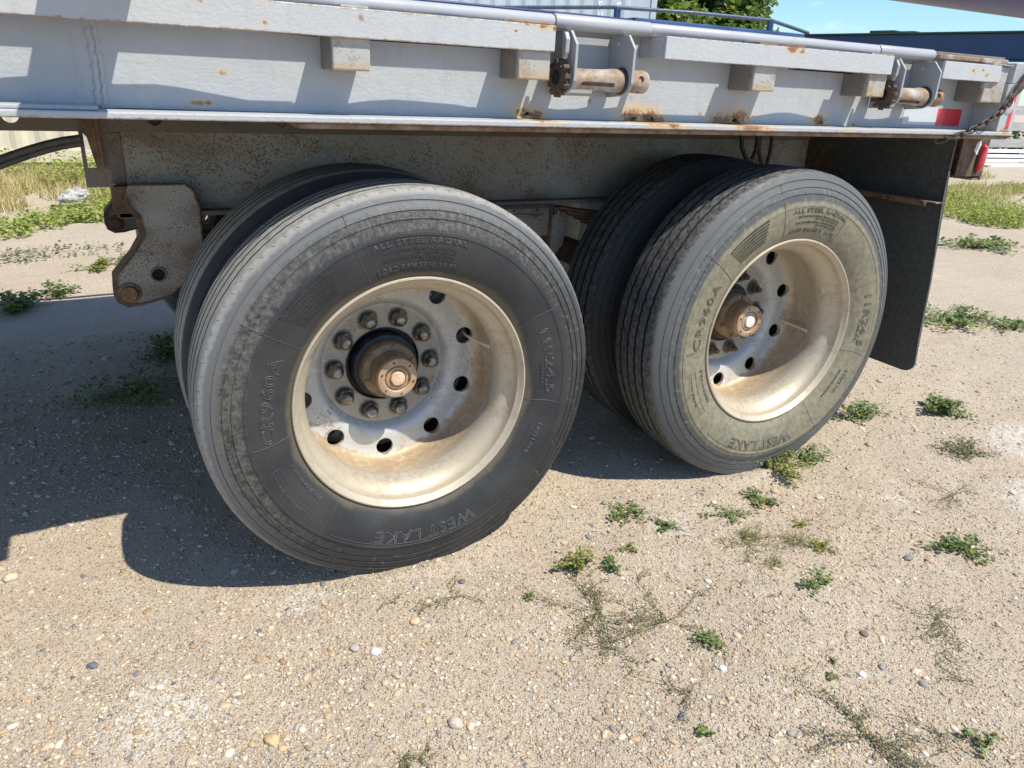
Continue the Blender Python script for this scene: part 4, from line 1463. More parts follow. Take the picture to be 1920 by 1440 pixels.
AX = ((0.0, 0.525, 0, 0.0), (1.3432, 0.552, 1, 0.0135))
for cx, cz, kind, yo in AX:
    wheel(cx, cz, yo, kind, letter=True, phase=0)
    wheel(cx, cz, yo + .582, kind, full=False, mir=-1)
    wheel(cx, cz, 2.66 - yo, kind, full=True, mir=-1)
    wheel(cx, cz, 2.66 - yo - .582, kind, full=False)
    MB().lathe([(.205, .30), (.205, .52), (.19, .53), (.07, .53)], 'y', 40, (cx, 0, cz)).build('brake_drum', M['darkmetal'], trailer, smooth=40)
    MB().lathe([(.205, 2.36), (.205, 2.14), (.19, 2.13), (.07, 2.13)], 'y', 40, (cx, 0, cz)).build('brake_drum', M['darkmetal'], trailer, smooth=40)
    MB().lathe([(0.063, .31), (.063, 2.35)], 'y', 24, (cx, 0, cz)).build('axle', M['rustdark'], trailer, smooth=40)

# ------------------------------------------------------------------ load, seen at the edges of the frame
load = empty('pipe_load', (0, 0, 0))
tag(load, 'dark blue steel tube lying lengthwise above the trailer deck, at top right', 'steel tube')
MB().lathe([(.0, -3.0), (.13, -3.0), (.14, -2.99), (.14, 3.40), (.13, 3.41), (.0, 3.41)], 'x', 48, (0, .56, 1.832), caps=False).build('tube', M['bluetube'], load, smooth=40)
cb = MB().box(-0.640, -0.555, -0.27, 2.3, 1.484, 1.69).build('cross_beam', M['bluesteel'], None, bevel=.004)
tag(cb, 'blue cross beam under the steel tube, lying across the trailer deck', 'steel beam')
cb2 = MB().box(-2.70, -2.58, -0.02, 2.3, 1.489, 1.69).build('cross_beam', M['bluesteel'], None, bevel=.004)
tag(cb2, 'second blue cross beam farther forward on the trailer deck', 'steel beam')

# unseen strips added behind the rub rail, shaped to cast curved shadow edges
SH = ([(-.90, 1.272), (-.817, 1.280), (-.745, 1.288), (-.68, 1.284), (-.618, 1.276), (-.543, 1.279), (-.491, 1.274), (-.428, 1.264), (-.35, 1.252), (-.26, 1.250)],
      [(-.16, 1.250), (-.132, 1.252), (-.08, 1.260), (-.013, 1.265), (.056, 1.262), (.146, 1.258), (.20, 1.251)],
      [(1.15, 1.250), (1.186, 1.255), (1.25, 1.264), (1.311, 1.266), (1.38, 1.258), (1.436, 1.250)])
for i, pts in enumerate(SH):
    top = [(x + .0467, z + .1415) for x, z in pts]
    bot = [(x, 1.3945 - (.0 if i % 2 else .0)) for x, z in top]
    o = MB().prism(top + bot[::-1], 'y', .0385, .0415).build('shadow_strip', M['hose'], None)
    tag(o, ('unseen shadow-casting strip added behind the rub rail, left of the weld seam and first spacer', 'unseen shadow-casting strip added behind the rub rail between first and second spacers',
            'unseen shadow-casting strip added behind the rub rail, right of the middle spacer')[i], 'shadow_strip', 'unseen shadow strips added behind the rub rail')

# chain and binder at the rear corner
chain = empty('chain', (2.28, -0.03, 1.4))
tag(chain, 'dark rusty binder chain hanging slack across the rear corner of the trailer', 'chain')
path = [Vector(q) for q in ((2.232, -.022, 1.338), (2.20, -.022, 1.300), (2.165, -.022, 1.279), (2.12, -.022, 1.259), (2.07, -.022, 1.240), (2.02, -.018, 1.222), (1.975, -.010, 1.207), (1.94, .02, 1.196))]
path = [q - Vector((2.28, -.03, 1.4)) for q in path]
# arc-length stations
seg = [(path[i + 1] - path[i]).length for i in range(len(path) - 1)]
tot = sum(seg)
def at(s_):
    for i, L in enumerate(seg):
        if s_ <= L or i == len(seg) - 1:
            return path[i].lerp(path[i + 1], s_ / L), (path[i + 1] - path[i]).normalized()
        s_ -= L
nl = 11
for i in range(nl):
    c_, d_ = at(tot * (i + .5) / nl)
    side = Vector((0, 1, 0)) if i % 2 else d_.cross(Vector((0, 1, 0))).normalized()
    P = []
    hl, hw = tot / nl * .62, .0095
    for k in range(20):
        a = 2 * math.pi * k / 20
        P.append(c_ + d_ * (hl - hw) * (1 if math.cos(a) > 0 else -1) * min(1, abs(math.cos(a)) * 3) + d_ * hw * math.cos(a) + side * hw * math.sin(a))
    MB().tube(P, .0036 if i else .0045, 8, closed=True).build('link', M['chain'], chain, smooth=80)
hk = [Vector(q) - Vector((2.28, -.03, 1.4)) for q in ((2.236, -.022, 1.345), (2.249, -.022, 1.357), (2.262, -.022, 1.372), (2.285, -.022, 1.398), (2.32, -.022, 1.438), (2.37, -.022, 1.49), (2.45, -.02, 1.57))]
MB().tube(hk, [.007, .009, .013, .0155, .0165, .0165, .0165], 12).build('binder_handle', M['chain'], chain, smooth=80)
P = [Vector((-.046 + .013 * math.cos(a), .008, -.062 + .02 * math.sin(a))) for a in [k * 6.283 / 18 for k in range(18)]]
MB().tube(P, .005, 8, closed=True).build('hook_eye', M['chain'], chain, smooth=80)

# ------------------------------------------------------------------ parked blue trailer frame behind
bt = empty('blue_trailer', (6.6, 4.5, 0))
tag(bt, 'dark blue steel trailer frame parked behind the grey flatbed', 'trailer')
o0 = Vector((6.94, 1.85, 0))
dv = Vector((-.176, .984, 0)).normalized()
pv = Vector((dv.y, -dv.x, 0))
def bar(p, q, w, z0, z1, name, mat):
    p, q = Vector(p), Vector(q)
    d = (q - p).normalized()
    s_ = Vector((d.y, -d.x, 0)) * w / 2
    L = bt.location
    vs = [(*(a + b)[:2], z) for z in (z0, z1) for a, b in ((p, s_), (q, s_), (q, -s_), (p, -s_))]
    vs = [(v[0] - L.x, v[1] - L.y, v[2]) for v in vs]
    return MB().add(vs, [(0, 3, 2, 1), (4, 5, 6, 7), (0, 1, 5, 4), (1, 2, 6, 5), (2, 3, 7, 6), (3, 0, 4, 7)]).build(name, mat, bt, bevel=.006)
e0, e1 = o0, o0 + dv * 6.6
bar(e0, e1, .03, 1.70, 1.925, 'frame_web', M['bluesteel'])
bar(e0, e1, .12, 1.9255, 1.94, 'top_flange', M['greencap'])
bar(e0, e1, .12, 1.685, 1.6995, 'bottom_flange', M['bluesteel'])
bar(o0 + dv * 2.05, o0 + dv * 2.32, .10, 1.9405, 1.962, 'lid', M['greencap'])
bar(o0 + dv * 1.85, o0 + dv * 2.04, .10, 1.9405, 1.952, 'lid', M['bluepipe'])
for s_ in (3.4, 6.2):
    bar(o0 + dv * s_ - pv * .05, o0 + dv * s_ + pv * .05, .10, 0.0, 1.684, 'stand_leg', M['bluesteel'])
L = bt.location
GP = [(2.60, 6.40, 2.035), (2.719, 6.313, 2.02), (2.965, 5.93, 1.99), (4.07, 5.18, 2.04), (4.80, 4.884, 2.033), (5.708, 4.738, 2.025), (6.344, 4.80, 1.947)]
for i in range(len(GP) - 1):
    MB().tube([Vector(GP[i]) - L, Vector(GP[i + 1]) - L], .018, 12).build('guard_pipe', M['bluepipe'], bt, smooth=60)
for q in ((4.082, 5.174, 2.03), (5.709, 4.737, 2.015)):
    MB().box(q[0] - L.x - .03, q[0] - L.x + .03, q[1] - L.y - .02, q[1] - L.y + .02, 1.50, q[2]).build('guard_post', M['bluesteel'], bt, bevel=.004)
MB().tube([Vector((2.60, 6.40, 2.03)) - L, Vector((2.62, 6.38, 1.50)) - L], .018, 12).build('guard_post', M['bluesteel'], bt, smooth=60)
for i, (p, q) in enumerate((((2.6, 6.4), (4.08, 5.17)), ((4.08, 5.17), (5.71, 4.74)), ((5.71, 4.74), (6.4, 4.8)))):
    bar((*p, 0), (*q, 0), .08, 1.42, 1.499, 'cross_tube', M['bluesteel'])
for x, y in ((2.75, 6.28), (4.3, 5.1)):
    MB().box(x - L.x - .04, x - L.x + .04, y - L.y - .04, y - L.y + .04, 0, 1.419).build('stand_leg', M['bluesteel'], bt, bevel=.004)

# ------------------------------------------------------------------ shipping containers
def container(x0, x1, yf, z0, z1, base, name, label, letter=False):
    root = empty(name, ((x0 + x1) / 2, yf, 0))
    tag(root, label, 'container')
    Lx = root.location.x
    t = NT(name + '_paint')
    p = t.pos()
    c = t.mix(t.rng(t.noise(p, 3, 4), .3, .7), tuple(q * .92 for q in base), tuple(q * 1.05 for q in base))
    mat = t.done(c, 0.5)
    pitch, dep = .278, .036
    pts = []
    x = x0 + .12
    while x < x1 - .12 - pitch:
        pts += [(x, 0), (x + .072, 0), (x + .14, dep), (x + .210, dep)]
        x += pitch
    pts += [(x1 - .12, 0)]
    vs, fs = [], []
    for z in (z0 + .16, z1 - .1):
        vs += [(q[0] - Lx, q[1] + .012, z) for q in pts]
    n = len(pts)
    fs = [(i, i + 1, n + i + 1, n + i) for i in range(n - 1)]
    vs += [(q[0] - Lx, q[1] + .016, z) for z in (z0 + .16, z1 - .1) for q in pts]
    fs += [(2 * n + i + 1, 2 * n + i, 3 * n + i, 3 * n + i + 1) for i in range(n - 1)]
    MB().add(vs, fs).build('corrugated_wall', mat, root)
    MB().box(x0 - Lx, x1 - Lx, -.01, .06, z0, z0 + .16).build('bottom_rail', mat, root, bevel=.004)
    MB().box(x0 - Lx, x1 - Lx, -.01, .06, z1 - .1, z1).build('top_rail', mat, root, bevel=.004)
    for xx in (x0, x1 - .12):
        MB().box(xx - Lx, xx + .12 - Lx, -.012, .15, z0 + .161, z1 - .101).build('corner_post', mat, root, bevel=.004)
    MB().box(x0 - Lx + .001, x1 - Lx - .001, .062, 2.42, z0 + .02, z1 - .02).build('box_body', mat, root)
    if letter:
        def tx(ch, px, pz, s):
            cu = bpy.data.curves.new('t', 'FONT')
            cu.body = ch
            cu.size = s
            cu.extrude = .002
            cu.offset = .004
            to = bpy.data.objects.new('t', cu)
            C.objects.link(to)
            bpy.context.view_layer.update()
            me = bpy.data.meshes.new_from_object(to.evaluated_get(bpy.context.evaluated_depsgraph_get()))
            bpy.data.objects.remove(to)
            me.materials.clear()
            me.materials.append(M['letter'])
            q = link(bpy.data.objects.new('letter', me), root)
            q.rotation_euler = (R(90), 0, 0)
            q.location = (px - Lx, .006, pz)
        for ch, z in (("S", 2.53), ("U", 2.36), ("F", 2.19)):
            tx(ch, 7.20, z, .15)
        for ch, z in (("G", 2.56), ("E", 2.39), ("R", 2.22)):
            tx(ch, 7.58, z, .13)
    return root


container(-5.6, 0.45, 10.3, 0.03, 2.62, (0.62, 0.56, 0.42), 'tan_container', 'cream tan corrugated shipping container behind the weeds, seen under the deck at left')
container(2.35, 8.42, 10.3, 0.03, 2.92, (0.40, 0.46, 0.50), 'grey_container', 'blue grey shipping container with white letters behind the trailer, beside the leafy tree', True)

# ------------------------------------------------------------------ leaves, plants
LEAFV = np.array([(0, 0, 0), (.42, .35, .10), (.50, .75, .06), (0, 1.0, -.05), (-.50, .75, .06), (-.42, .35, .10)], float)
LEAFF = np.array([(0, 1, 2, 3), (0, 3, 4, 5)])


def rand_rot(n, rng, tilt=0.8):
    return rot_z(rng.uniform(0, 6.283, n)) @ rot_x(rng.normal(0.15, tilt, n))


def leaf_cols(n, rng, a, b, yellow=0.0, yc=(0.30, 0.27, 0.05)):
    t = rng.uniform(0, 1, (n, 1))
    c = np.array(a) * (1 - t) + np.array(b) * t
    y = rng.uniform(0, 1, n) < yellow
    c[y] = np.array(yc) * rng.uniform(.7, 1.2, (y.sum(), 1))
    return c


GREENS = {'g': ((0.13, 0.19, 0.07), (0.25, 0.33, 0.13)), 'y': ((0.22, 0.25, 0.08), (0.38, 0.40, 0.14)), 'd': ((0.14, 0.155, 0.085), (0.26, 0.27, 0.16)), 'k': ((0.03, 0.06, 0.02), (0.07, 0.12, 0.04))}


def weed(x, y, rad, h, n, ls, col, label, yellow=.08, elong=1.0, ang=0.0, seed=0):
    rng = np.random.default_rng(seed + 100)
    root = empty('weed', (x, y, gz(x, y)))
    tag(root, label, 'weed', None)
    # several stems from a centre, leaves around their ends
    k = max(4, int(5 + rad * 60))
    sa = rng.uniform(0, 6.283, k)
    sr = rad * np.sqrt(rng.uniform(.05, 1, k))
    tips = np.stack([sr * np.cos(sa) * elong, sr * np.sin(sa), h * rng.uniform(.35, 1, k) * (1 - .5 * (sr / rad))], -1)
    c, s = math.cos(ang), math.sin(ang)
    tips[:, :2] = tips[:, :2] @ np.array([[c, s], [-s, c]])
    mb = MB()
    for q in tips:
        mb.tube([(0, 0, 0), (q[0] * .5, q[1] * .5, q[2] * .75), tuple(q)], [.0013, .0010, .0006], 4)
    mb.build('stems', M['stem'], root)
    pw_ = rng.uniform(.15, 1, k) ** 1.6
    w = rng.choice(k, n, p=pw_ / pw_.sum())
    u = rng.uniform(.15, 1.15, (n, 1))
    P = tips[w] * np.column_stack([u, u, np.minimum(1, u * 1.2)]) + rng.normal(0, 1, (n, 3)) * np.array([rad * .13, rad * .13, h * .10])
    P[:, 2] = np.abs(P[:, 2]) + .002
    sc = ls * rng.uniform(.6, 1.3, (n, 1)) * np.ones((1, 3))
    cols = leaf_cols(n, rng, *GREENS[col], yellow)
    dry = rng.uniform(0, 1, n) < .09
    cols[dry] = np.array((.30, .20, .11)) * rng.uniform(.6, 1.2, (dry.sum(), 1))
    dk = rng.uniform(.75, 1.1, (k, 1))
    cols = cols * dk[w]
    o = batch('leaves', LEAFV, LEAFF, P, rand_rot(n, rng, .5), sc, cols, M['leaf'], 0, seed, root)
    return root


def sprawl(x, y, rad, label, nst=9, col='d', seed=0, ls=.006, dens=1.0, elong=1.0):
    """knotweed: thin stems radiating on the ground with tiny leaves"""
    rng = np.random.default_rng(seed + 300)
    root = empty('knotweed', (x, y, gz(x, y)))
    tag(root, label, 'weed')
    mb = MB()
    P, D = [], []
    for i in range(nst):
        a = rng.uniform(0, 6.283)
        L = rad * rng.uniform(.4, 1.35)
        p = np.array([0., 0., .004])
        g0 = gz(x, y)
        pts = [tuple(p)]
        m = int(L / .010)
        for j in range(m):
            a += rng.normal(0, .16)
            p = p + np.array([math.cos(a) * .010 * elong, math.sin(a) * .010, 0])
            p[2] = gz(x + p[0], y + p[1]) - g0 + .005 + .006 * abs(math.sin(j * .5 + i))
            pts.append(tuple(p))
            if rng.uniform() < .5 * dens and j > 1:
                b = a + rng.choice([-1, 1]) * rng.uniform(.5, 1.1)
                q = p.copy()
                bp = [tuple(q)]
                for l in range(rng.integers(2, 7)):
                    q = q + np.array([math.cos(b) * .009, math.sin(b) * .009, .001])
                    bp.append(tuple(q))
                    P.append(q.copy())
                mb.tube(bp, .0006, 3)
            for l in range(2):
                P.append(p + rng.normal(0, .0035, 3) * np.array([1, 1, .5]) + np.array([0, 0, .001]))
        if len(pts) > 2:
            mb.tube(pts, [.0011 * (1 - .6 * k / len(pts)) for k in range(len(pts))], 4)
    mb.build('stems', M['stem'], root)
    P = np.array(P)
    n = len(P)
    cols = leaf_cols(n, rng, *GREENS[col], .22, (0.34, 0.24, 0.13))
    batch('leaves', LEAFV, LEAFF, P, rand_rot(n, rng, .6), ls * rng.uniform(.6, 1.3, (n, 1)) * np.array([[.55, 1, 1]]), cols, M['leaf'], 0, seed, root)
    return root


BLV = np.array([(-.5, 0, 0), (.5, 0, 0), (.35, .25, .5), (-.35, .25, .5), (0, .6, 1.0)], float)
BLF3 = np.array([(0, 1, 2), (0, 2, 3), (3, 2, 4)])


def blades(name, P, hgt, wid, cols, parent=None, seed=0, lean=.5):
    rng = np.random.default_rng(seed)
    n = len(P)
    rot = rot_z(rng.uniform(0, 6.283, n)) @ rot_x(-np.abs(rng.normal(0, lean, n)))
    sc = np.column_stack([wid * np.ones(n), hgt * rng.uniform(.5, 1.1, n) * .6, hgt * rng.uniform(.5, 1.1, n)])
    return batch(name, BLV, BLF3, P, rot, sc, cols, M['leaf'], 0, seed, parent)


def tuft(x, y, rad, h, n, label, seed=0, straw=.5):
    rng = np.random.default_rng(seed + 700)
    root = empty('grass_tuft', (x, y, gz(x, y)))
    tag(root, label, 'grass')
    P = np.column_stack([rng.normal(0, rad * .3, n), rng.normal(0, rad * .3, n), np.zeros(n)])
    cols = leaf_cols(n, rng, (0.10, 0.15, 0.05), (0.20, 0.24, 0.10), straw, (0.42, 0.36, 0.20))
    blades('blades', P, h, .0016, cols, root, seed, .75)
    return root


WEEDS = [
    # x, y, rad, h, n, leaf, colour, label, kwargs
    (0.705, -0.03, .068, .025, 150, .012, 'g', 'bright green clover-like weed in front of the gap between the two tyres', {}),
    (0.78, -0.165, .035, .020, 70, .011, 'g', 'small green weed just right of and nearer than the clover-like clump', {}),
    (1.035, -0.19, .065, .018, 120, .010, 'g', 'flat green weed spreading left of the rosette below the rear tyre', {'elong': 1.5}),
    (1.187, -0.148, .060, .030, 150, .012, 'g', 'round-leaved green rosette in the sand below the rear tyre', {}),
    (1.42, -0.035, .095, .11, 620, .011, 'y', 'yellow-green bushy weed growing against the foot of the rear tyre', {'yellow': .25}),
    (1.60, -0.02, .070, .060, 220, .012, 'g', 'green weed peeping out right of the rear tyre foot', {}),
    (2.157, 0.20, .13, .055, 420, .016, 'g', 'wide green weed with yellow tips beyond the rear tyre, nearest the mud flap', {'elong': 1.3, 'yellow': .15}),
    (2.54, 0.085, .11, .075, 460, .016, 'g', 'tall dense green weed standing apart to the right of the mud flap', {}),
    (2.25, -0.235, .090, .060, 380, .010, 'd', 'fine-leaved dark green weed at the pale chalky patch', {}),
    (1.576, -0.66, .075, .024, 220, .013, 'g', 'elongated bright green weed at the right edge of the gravel', {'elong': 1.6, 'ang': -.6}),
    (0.415, -0.205, .055, .055, 260, .010, 'y', 'upright yellow-green weed with a dark shadow right of the front tyre', {'yellow': .18}),
    (0.50, -0.265, .035, .03, 90, .009, 'g', 'low green sprig touching the right side of the upright yellow-green weed', {}),
    (0.60, -0.215, .03, .02, 50, .008, 'y', 'tiny sprig between the upright weed and the small green weed', {}),
    (0.976, -0.607, .050, .028, 90, .012, 'g', 'small glossy green weed below the grass tufts', {'elong': 1.5}),
    (0.555, -0.645, .050, .020, 110, .011, 'g', 'lobed green weed with a yellow leaf beside the right end of the knotweed', {'yellow': .15}),
    (0.216, -0.285, .018, .015, 26, .009, 'g', 'single tiny round green weed near the left end of the knotweed mat', {}),
    (0.854, -1.16, .030, .04, 60, .011, 'g', 'small upright green weed near the bottom right corner', {}),
    (0.333, -0.869, .018, .02, 36, .009, 'g', 'tiny dark green seedling alone near the bottom middle', {}),
    (0.722, -0.876, .012, .015, 22, .008, 'y', 'tiny yellow-green seedling in bare sand', {}),
    (0.77, -0.83, .011, .013, 18, .008, 'y', 'tiny sprout just above the yellow-green seedling', {}),
    (1.21, -0.33, .045, .02, 60, .008, 'y', 'thin yellowish weed above the grass tufts', {'yellow': .4}),
    (1.14, -0.47, .035, .03, 70, .009, 'y', 'ragged yellow-green weed right of the grass tufts', {'yellow': .3}),
    (-0.70, 1.63, .22, .09, 620, .017, 'g', 'dark green weed in the shade left of the front wheels', {}),
    (-0.52, 2.15, .17, .09, 420, .017, 'g', 'shaded green weed deeper under the trailer beside the inner tyre', {}),
    (-1.00, 3.53, .11, .08, 160, .022, 'g', 'dark green weed on the shadow edge beyond the trailer', {}),
    (-1.20, 3.22, .17, .14, 380, .024, 'g', 'leafy green weed half in shade at the left edge', {'yellow': .1}),
    (-0.80, 4.10, .12, .08, 200, .022, 'y', 'sunlit yellow-green weed left of the hanger', {'yellow': .2}),
    (-0.58, 4.25, .12, .08, 150, .022, 'g', 'sunlit green weed right beside the hanger', {}),
    (3.95, 0.98, .20, .10, 360, .022, 'g', 'green weed crossing the bar shadow at the right, farther one', {'elong': 1.5}),
    (4.15, 0.80, .14, .07, 220, .022, 'g', 'green weed crossing the bar shadow at the right, nearer one', {'elong': 1.3}),
    (6.75, 2.55, .30, .12, 420, .035, 'g', 'low green weed on gravel right of the mud flap', {'elong': 1.8}),
    (4.9, 0.55, .2, .03, 120, .02, 'd', 'sparse dark weed flat on the gravel at the right edge', {'elong': 1.6}),
]
for i, (x, y, r_, h, n, ls, c_, lb, kw) in enumerate(WEEDS):
    weed(x, y, r_ * random.uniform(1.05, 1.3), h * random.uniform(.7, 1.0), int(n * random.uniform(1.4, 2.2)), ls * random.uniform(.75, 1.0), c_, lb, seed=i, **kw)
SPR = [(0.36, -0.42, .20, 'dark knotweed mat with thin stems spreading in front of the tyres', 12, 1.0), (0.50, -0.53, .17, 'knotweed with long trailing stems at the right of the dark mat', 10, 1.4),
       (1.16, -0.85, .15, 'thin branching knotweed near the right edge', 8, .8), (0.65, -1.03, .19, 'large knotweed with long stems at the bottom of the picture', 14, .9),
       (-0.12, -0.15, .035, 'tiny knotweed sprig under the front tyre', 5, 1), (-0.266, -0.619, .06, 'small knotweed sprig at the bottom edge', 6, .8),
       (1.87, -0.42, .12, 'sparse dark knotweed below the chalky patch', 8, 1.4), (0.374, -0.77, .05, 'withered brownish knotweed sprig', 6, 1),
       (0.95, -0.36, .12, 'thin dry knotweed around the grass tufts', 8, 1.2), (0.80, -1.1, .06, 'small knotweed left of the corner weed', 6, 1), (0.05, -0.20, .09, 'faint knotweed strands right of the front tyre', 4, 1.3),
       (1.0, -1.02, .05, 'tiny dark knotweed above the corner weed', 5, 1), (1.45, -0.97, .06, 'tiny knotweed sprig at the far right edge', 5, 1)]
for i, (x, y, r_, lb, ns, el) in enumerate(SPR):
    sprawl(x, y, r_, lb, ns, seed=i, elong=el, ls=.0066)
tuft(0.985, -0.335, .06, .050, 150, 'spiky grass tuft, upper left of three', 1)
tuft(1.10, -0.42, .06, .050, 160, 'spiky grass tuft, right one of three', 2, .6)
tuft(0.93, -0.48, .045, .035, 110, 'low grey-green grass tuft, nearest of three', 3, .35)

# dry twigs and litter
rng = np.random.default_rng(9)
n = 520
P = np.column_stack([np.r_[rng.normal(1.15, .35, 300), rng.uniform(.1, 2.6, 220)], np.r_[rng.normal(-.38, .22, 300), rng.uniform(-1.2, .1, 220)], np.zeros(n)])
P[:, 2] = GH(P[:, 0], P[:, 1]) + .003
tw = batch('dry_twigs', np.array([(-.5, -.04, 0), (.5, -.03, .05), (.5, .04, .05), (-.5, .05, 0), (0, 0, .10)], float), np.array([(0, 1, 4), (1, 2, 4), (2, 3, 4), (3, 0, 4)]), P, rot_z(rng.uniform(0, 6.28, n)),
           np.column_stack([rng.uniform(.006, .022, n), np.full(n, .025), rng.uniform(.006, .02, n)]), np.array([(.16, .09, .05)]) * rng.uniform(.6, 1.8, (n, 1)), M['pebble'])
tag(tw, 'dry brown stalks and plant litter on the sand around the grass tufts', 'plant litter', kind='stuff')

# ground cover far left and right
def cover(name, label, pts, n, ls, h, cols, spread, seed, yellow=.1, kindblade=False):
    rng = np.random.default_rng(seed)
    pts = np.array(pts, float)
    i = rng.integers(0, len(pts), n)
    c = pts[i]
    r_ = c[:, 2] * np.sqrt(rng.uniform(0, 1, n))
    a = rng.uniform(0, 6.283, n)
    x, y = c[:, 0] + r_ * np.cos(a) * spread, c[:, 1] + r_ * np.sin(a)
    P = np.column_stack([x, y, GH(x, y) + (0 if kindblade else 1) * h * rng.uniform(.05, 1, n) ** 1.5])
    if kindblade:
        o = blades(name, P, h, ls, leaf_cols(n, rng, *cols, yellow, (0.30, 0.32, 0.08)), None, seed, .4)
    else:
        o = batch(name, LEAFV, LEAFF, P, rand_rot(n, rng, .6), ls * rng.uniform(.5, 1.3, (n, 1)) * np.ones((1, 3)), leaf_cols(n, rng, *cols, yellow), M['leaf'], 0, seed)
    tag(o, label, 'ground cover', kind='stuff')


GY = ((0.22, 0.27, 0.06), (0.40, 0.44, 0.13))
cover('leafy_ground_cover', 'yellow-green leafy ground cover in a band across the yard at left', [(-1.5, 5.6, .3), (-1.25, 5.9, .3), (-1.05, 6.2, .3), (-.85, 6.45, .3), (-.75, 6.1, .22), (-.6, 6.9, .35), (-.35, 7.3, .4), (-.5, 7.7, .4), (-2.0, 8.0, .4)], 4200, .032, .09, GY, 1.0, 21, .12)
cover('dry_grass', 'straw-coloured dry grass and weeds at the foot of the tan container', [(-1.9 + .28 * k, 7.6 + .5 * (k % 4), .45) for k in range(7)] + [(-1.75, 6.9, .4), (-1.3, 8.9, .5), (-.8, 9.2, .5), (-1.6, 9.6, .5)], 6500, .010, .17, ((0.50, 0.39, 0.21), (0.62, 0.50, 0.29)), 1.1, 22, .22, True)
cover('green_weeds', 'green weeds mixed into the dry grass below the container wall', [(-1.3, 9.0, .4), (-.8, 9.3, .4), (-1.0, 8.3, .3), (-.7, 8.6, .3), (-1.6, 9.5, .3)], 1800, .035, .30, GY, 1.0, 23)
cover('roadside_grass', 'green grassy weeds in a diagonal band beyond the rear bumper at right', [(8.3, 4.3, .6), (8.8, 4.1, .7), (8.7, 3.8, .5), (9.6, 4.2, .7), (9.3, 3.7, .6), (9.0, 3.35, .4), (10.2, 5.2, .5), (9.6, 5.1, .5), (8.3, 3.4, .3), (10.2, 5.8, .35), (12.5, 5.5, .4)], 9500, .030, .11, GY, 1.2, 24, .22)
cover('dry_grass', 'dry straw grass mixed into the weed band beyond the rear bumper', [(9.6, 4.9, .8), (10.5, 5.5, .8), (12.0, 5.6, .6), (13.5, 7.5, .7)], 3500, .012, .14, ((0.42, 0.36, 0.18), (0.55, 0.45, 0.25)), 1.4, 25, .3, True)
cover('low_green_weeds', 'thin green weeds on the gravel left of the trailer', [(-1.2, 4.75, .25), (-.9, 4.8, .25), (-1.4, 4.6, .2)], 500, .022, .03, GREENS['d'], 1.6, 26)

# white rock in the weeds
bm = bmesh.new()
bmesh.ops.create_icosphere(bm, subdivisions=4, radius=1)
for v in bm.verts:
    k = 1 + .25 * noise.noise(v.co * 2.2) + .12 * noise.noise(v.co * 6)
    v.co = Vector((v.co.x * .135, v.co.y * .11, v.co.z * .085)) * k
me = bpy.data.meshes.new('rock')
bm.to_mesh(me)
bm.free()
t = NT('pale_rock')
p = t.pos()
M['rock'] = t.done(t.mix(t.rng(t.noise(p, 14, 6, .7), .4, .6), (.36, .33, .29), (.66, .63, .58)), .9, 0, t.bump(t.noise(p, 25, 6, .7), .03, 1.0))
me.materials.append(M['rock'])
rk = link(bpy.data.objects.new('rock', me))
rk.location = (-.93, 6.85, .07)
rk.rotation_euler = (0, -.3, .3)
tag(rk, 'pale pitted rock lying in the green weeds near the container', 'rock')

# single stones that stand out in the foreground
ST = [(-0.135, -0.589, .016, (.50, .40, .34), 'largest rounded pinkish-grey stone near the bottom middle'), (-0.108, -0.612, .0095, (.66, .56, .36), 'squarish cream stone touching the largest stone side'),
      (-0.092, -0.612, .0085, (.52, .48, .44), 'pale grey stone at the right end of the row of three'), (-0.225, -0.307, .012, (.72, .68, .64), 'angular white stone below the front tyre'),
      (-0.267, -0.269, .013, (.42, .36, .33), 'brown-grey stone left of the angular white stone'), (-0.505, -0.458, .016, (.55, .38, .20), 'orange-tan stone in the lower left gravel'),
      (-0.845, -0.04, .012, (.13, .14, .16), 'dark slate stone at the far left'), (-0.101, -0.250, .013, (.62, .42, .26), 'flat orange stone below the front tyre'),
      (0.082, -0.139, .010, (.14, .14, .15), 'dark grey pebble just right of the front tyre'), (-1.045, 0.438, .020, (.56, .46, .32), 'large tan stone at the left picture edge'),
      (-0.32, -0.64, .014, (.60, .50, .28), 'pale yellow stone at the bottom edge'), (-0.10, -0.40, .010, (.50, .40, .30), 'tan pebble above the largest stone'),
      (0.93, -0.80, .011, (.20, .15, .12), 'brown stone in bare sand at the right'), (0.80, -0.90, .009, (.85, .85, .82), 'bright white chip beside the seedlings'),
      (0.87, -0.90, .009, (.28, .27, .28), 'grey pebble right of the white chip'), (1.35, -0.62, .014, (.22, .20, .20), 'flat dark pebble left of the elongated weed'),
      (1.40, -0.655, .012, (.45, .30, .22), 'flat reddish pebble beside the dark one'), (0.50, -0.74, .010, (.62, .60, .60), 'pale elongated pebble below the lobed weed'),
      (-0.48, 0.20, .011, (.45, .42, .38), 'pale pebble in the shadow of the front tyre'), (1.40, -0.235, .012, (.58, .50, .40), 'cream pebble right of the green rosette')]
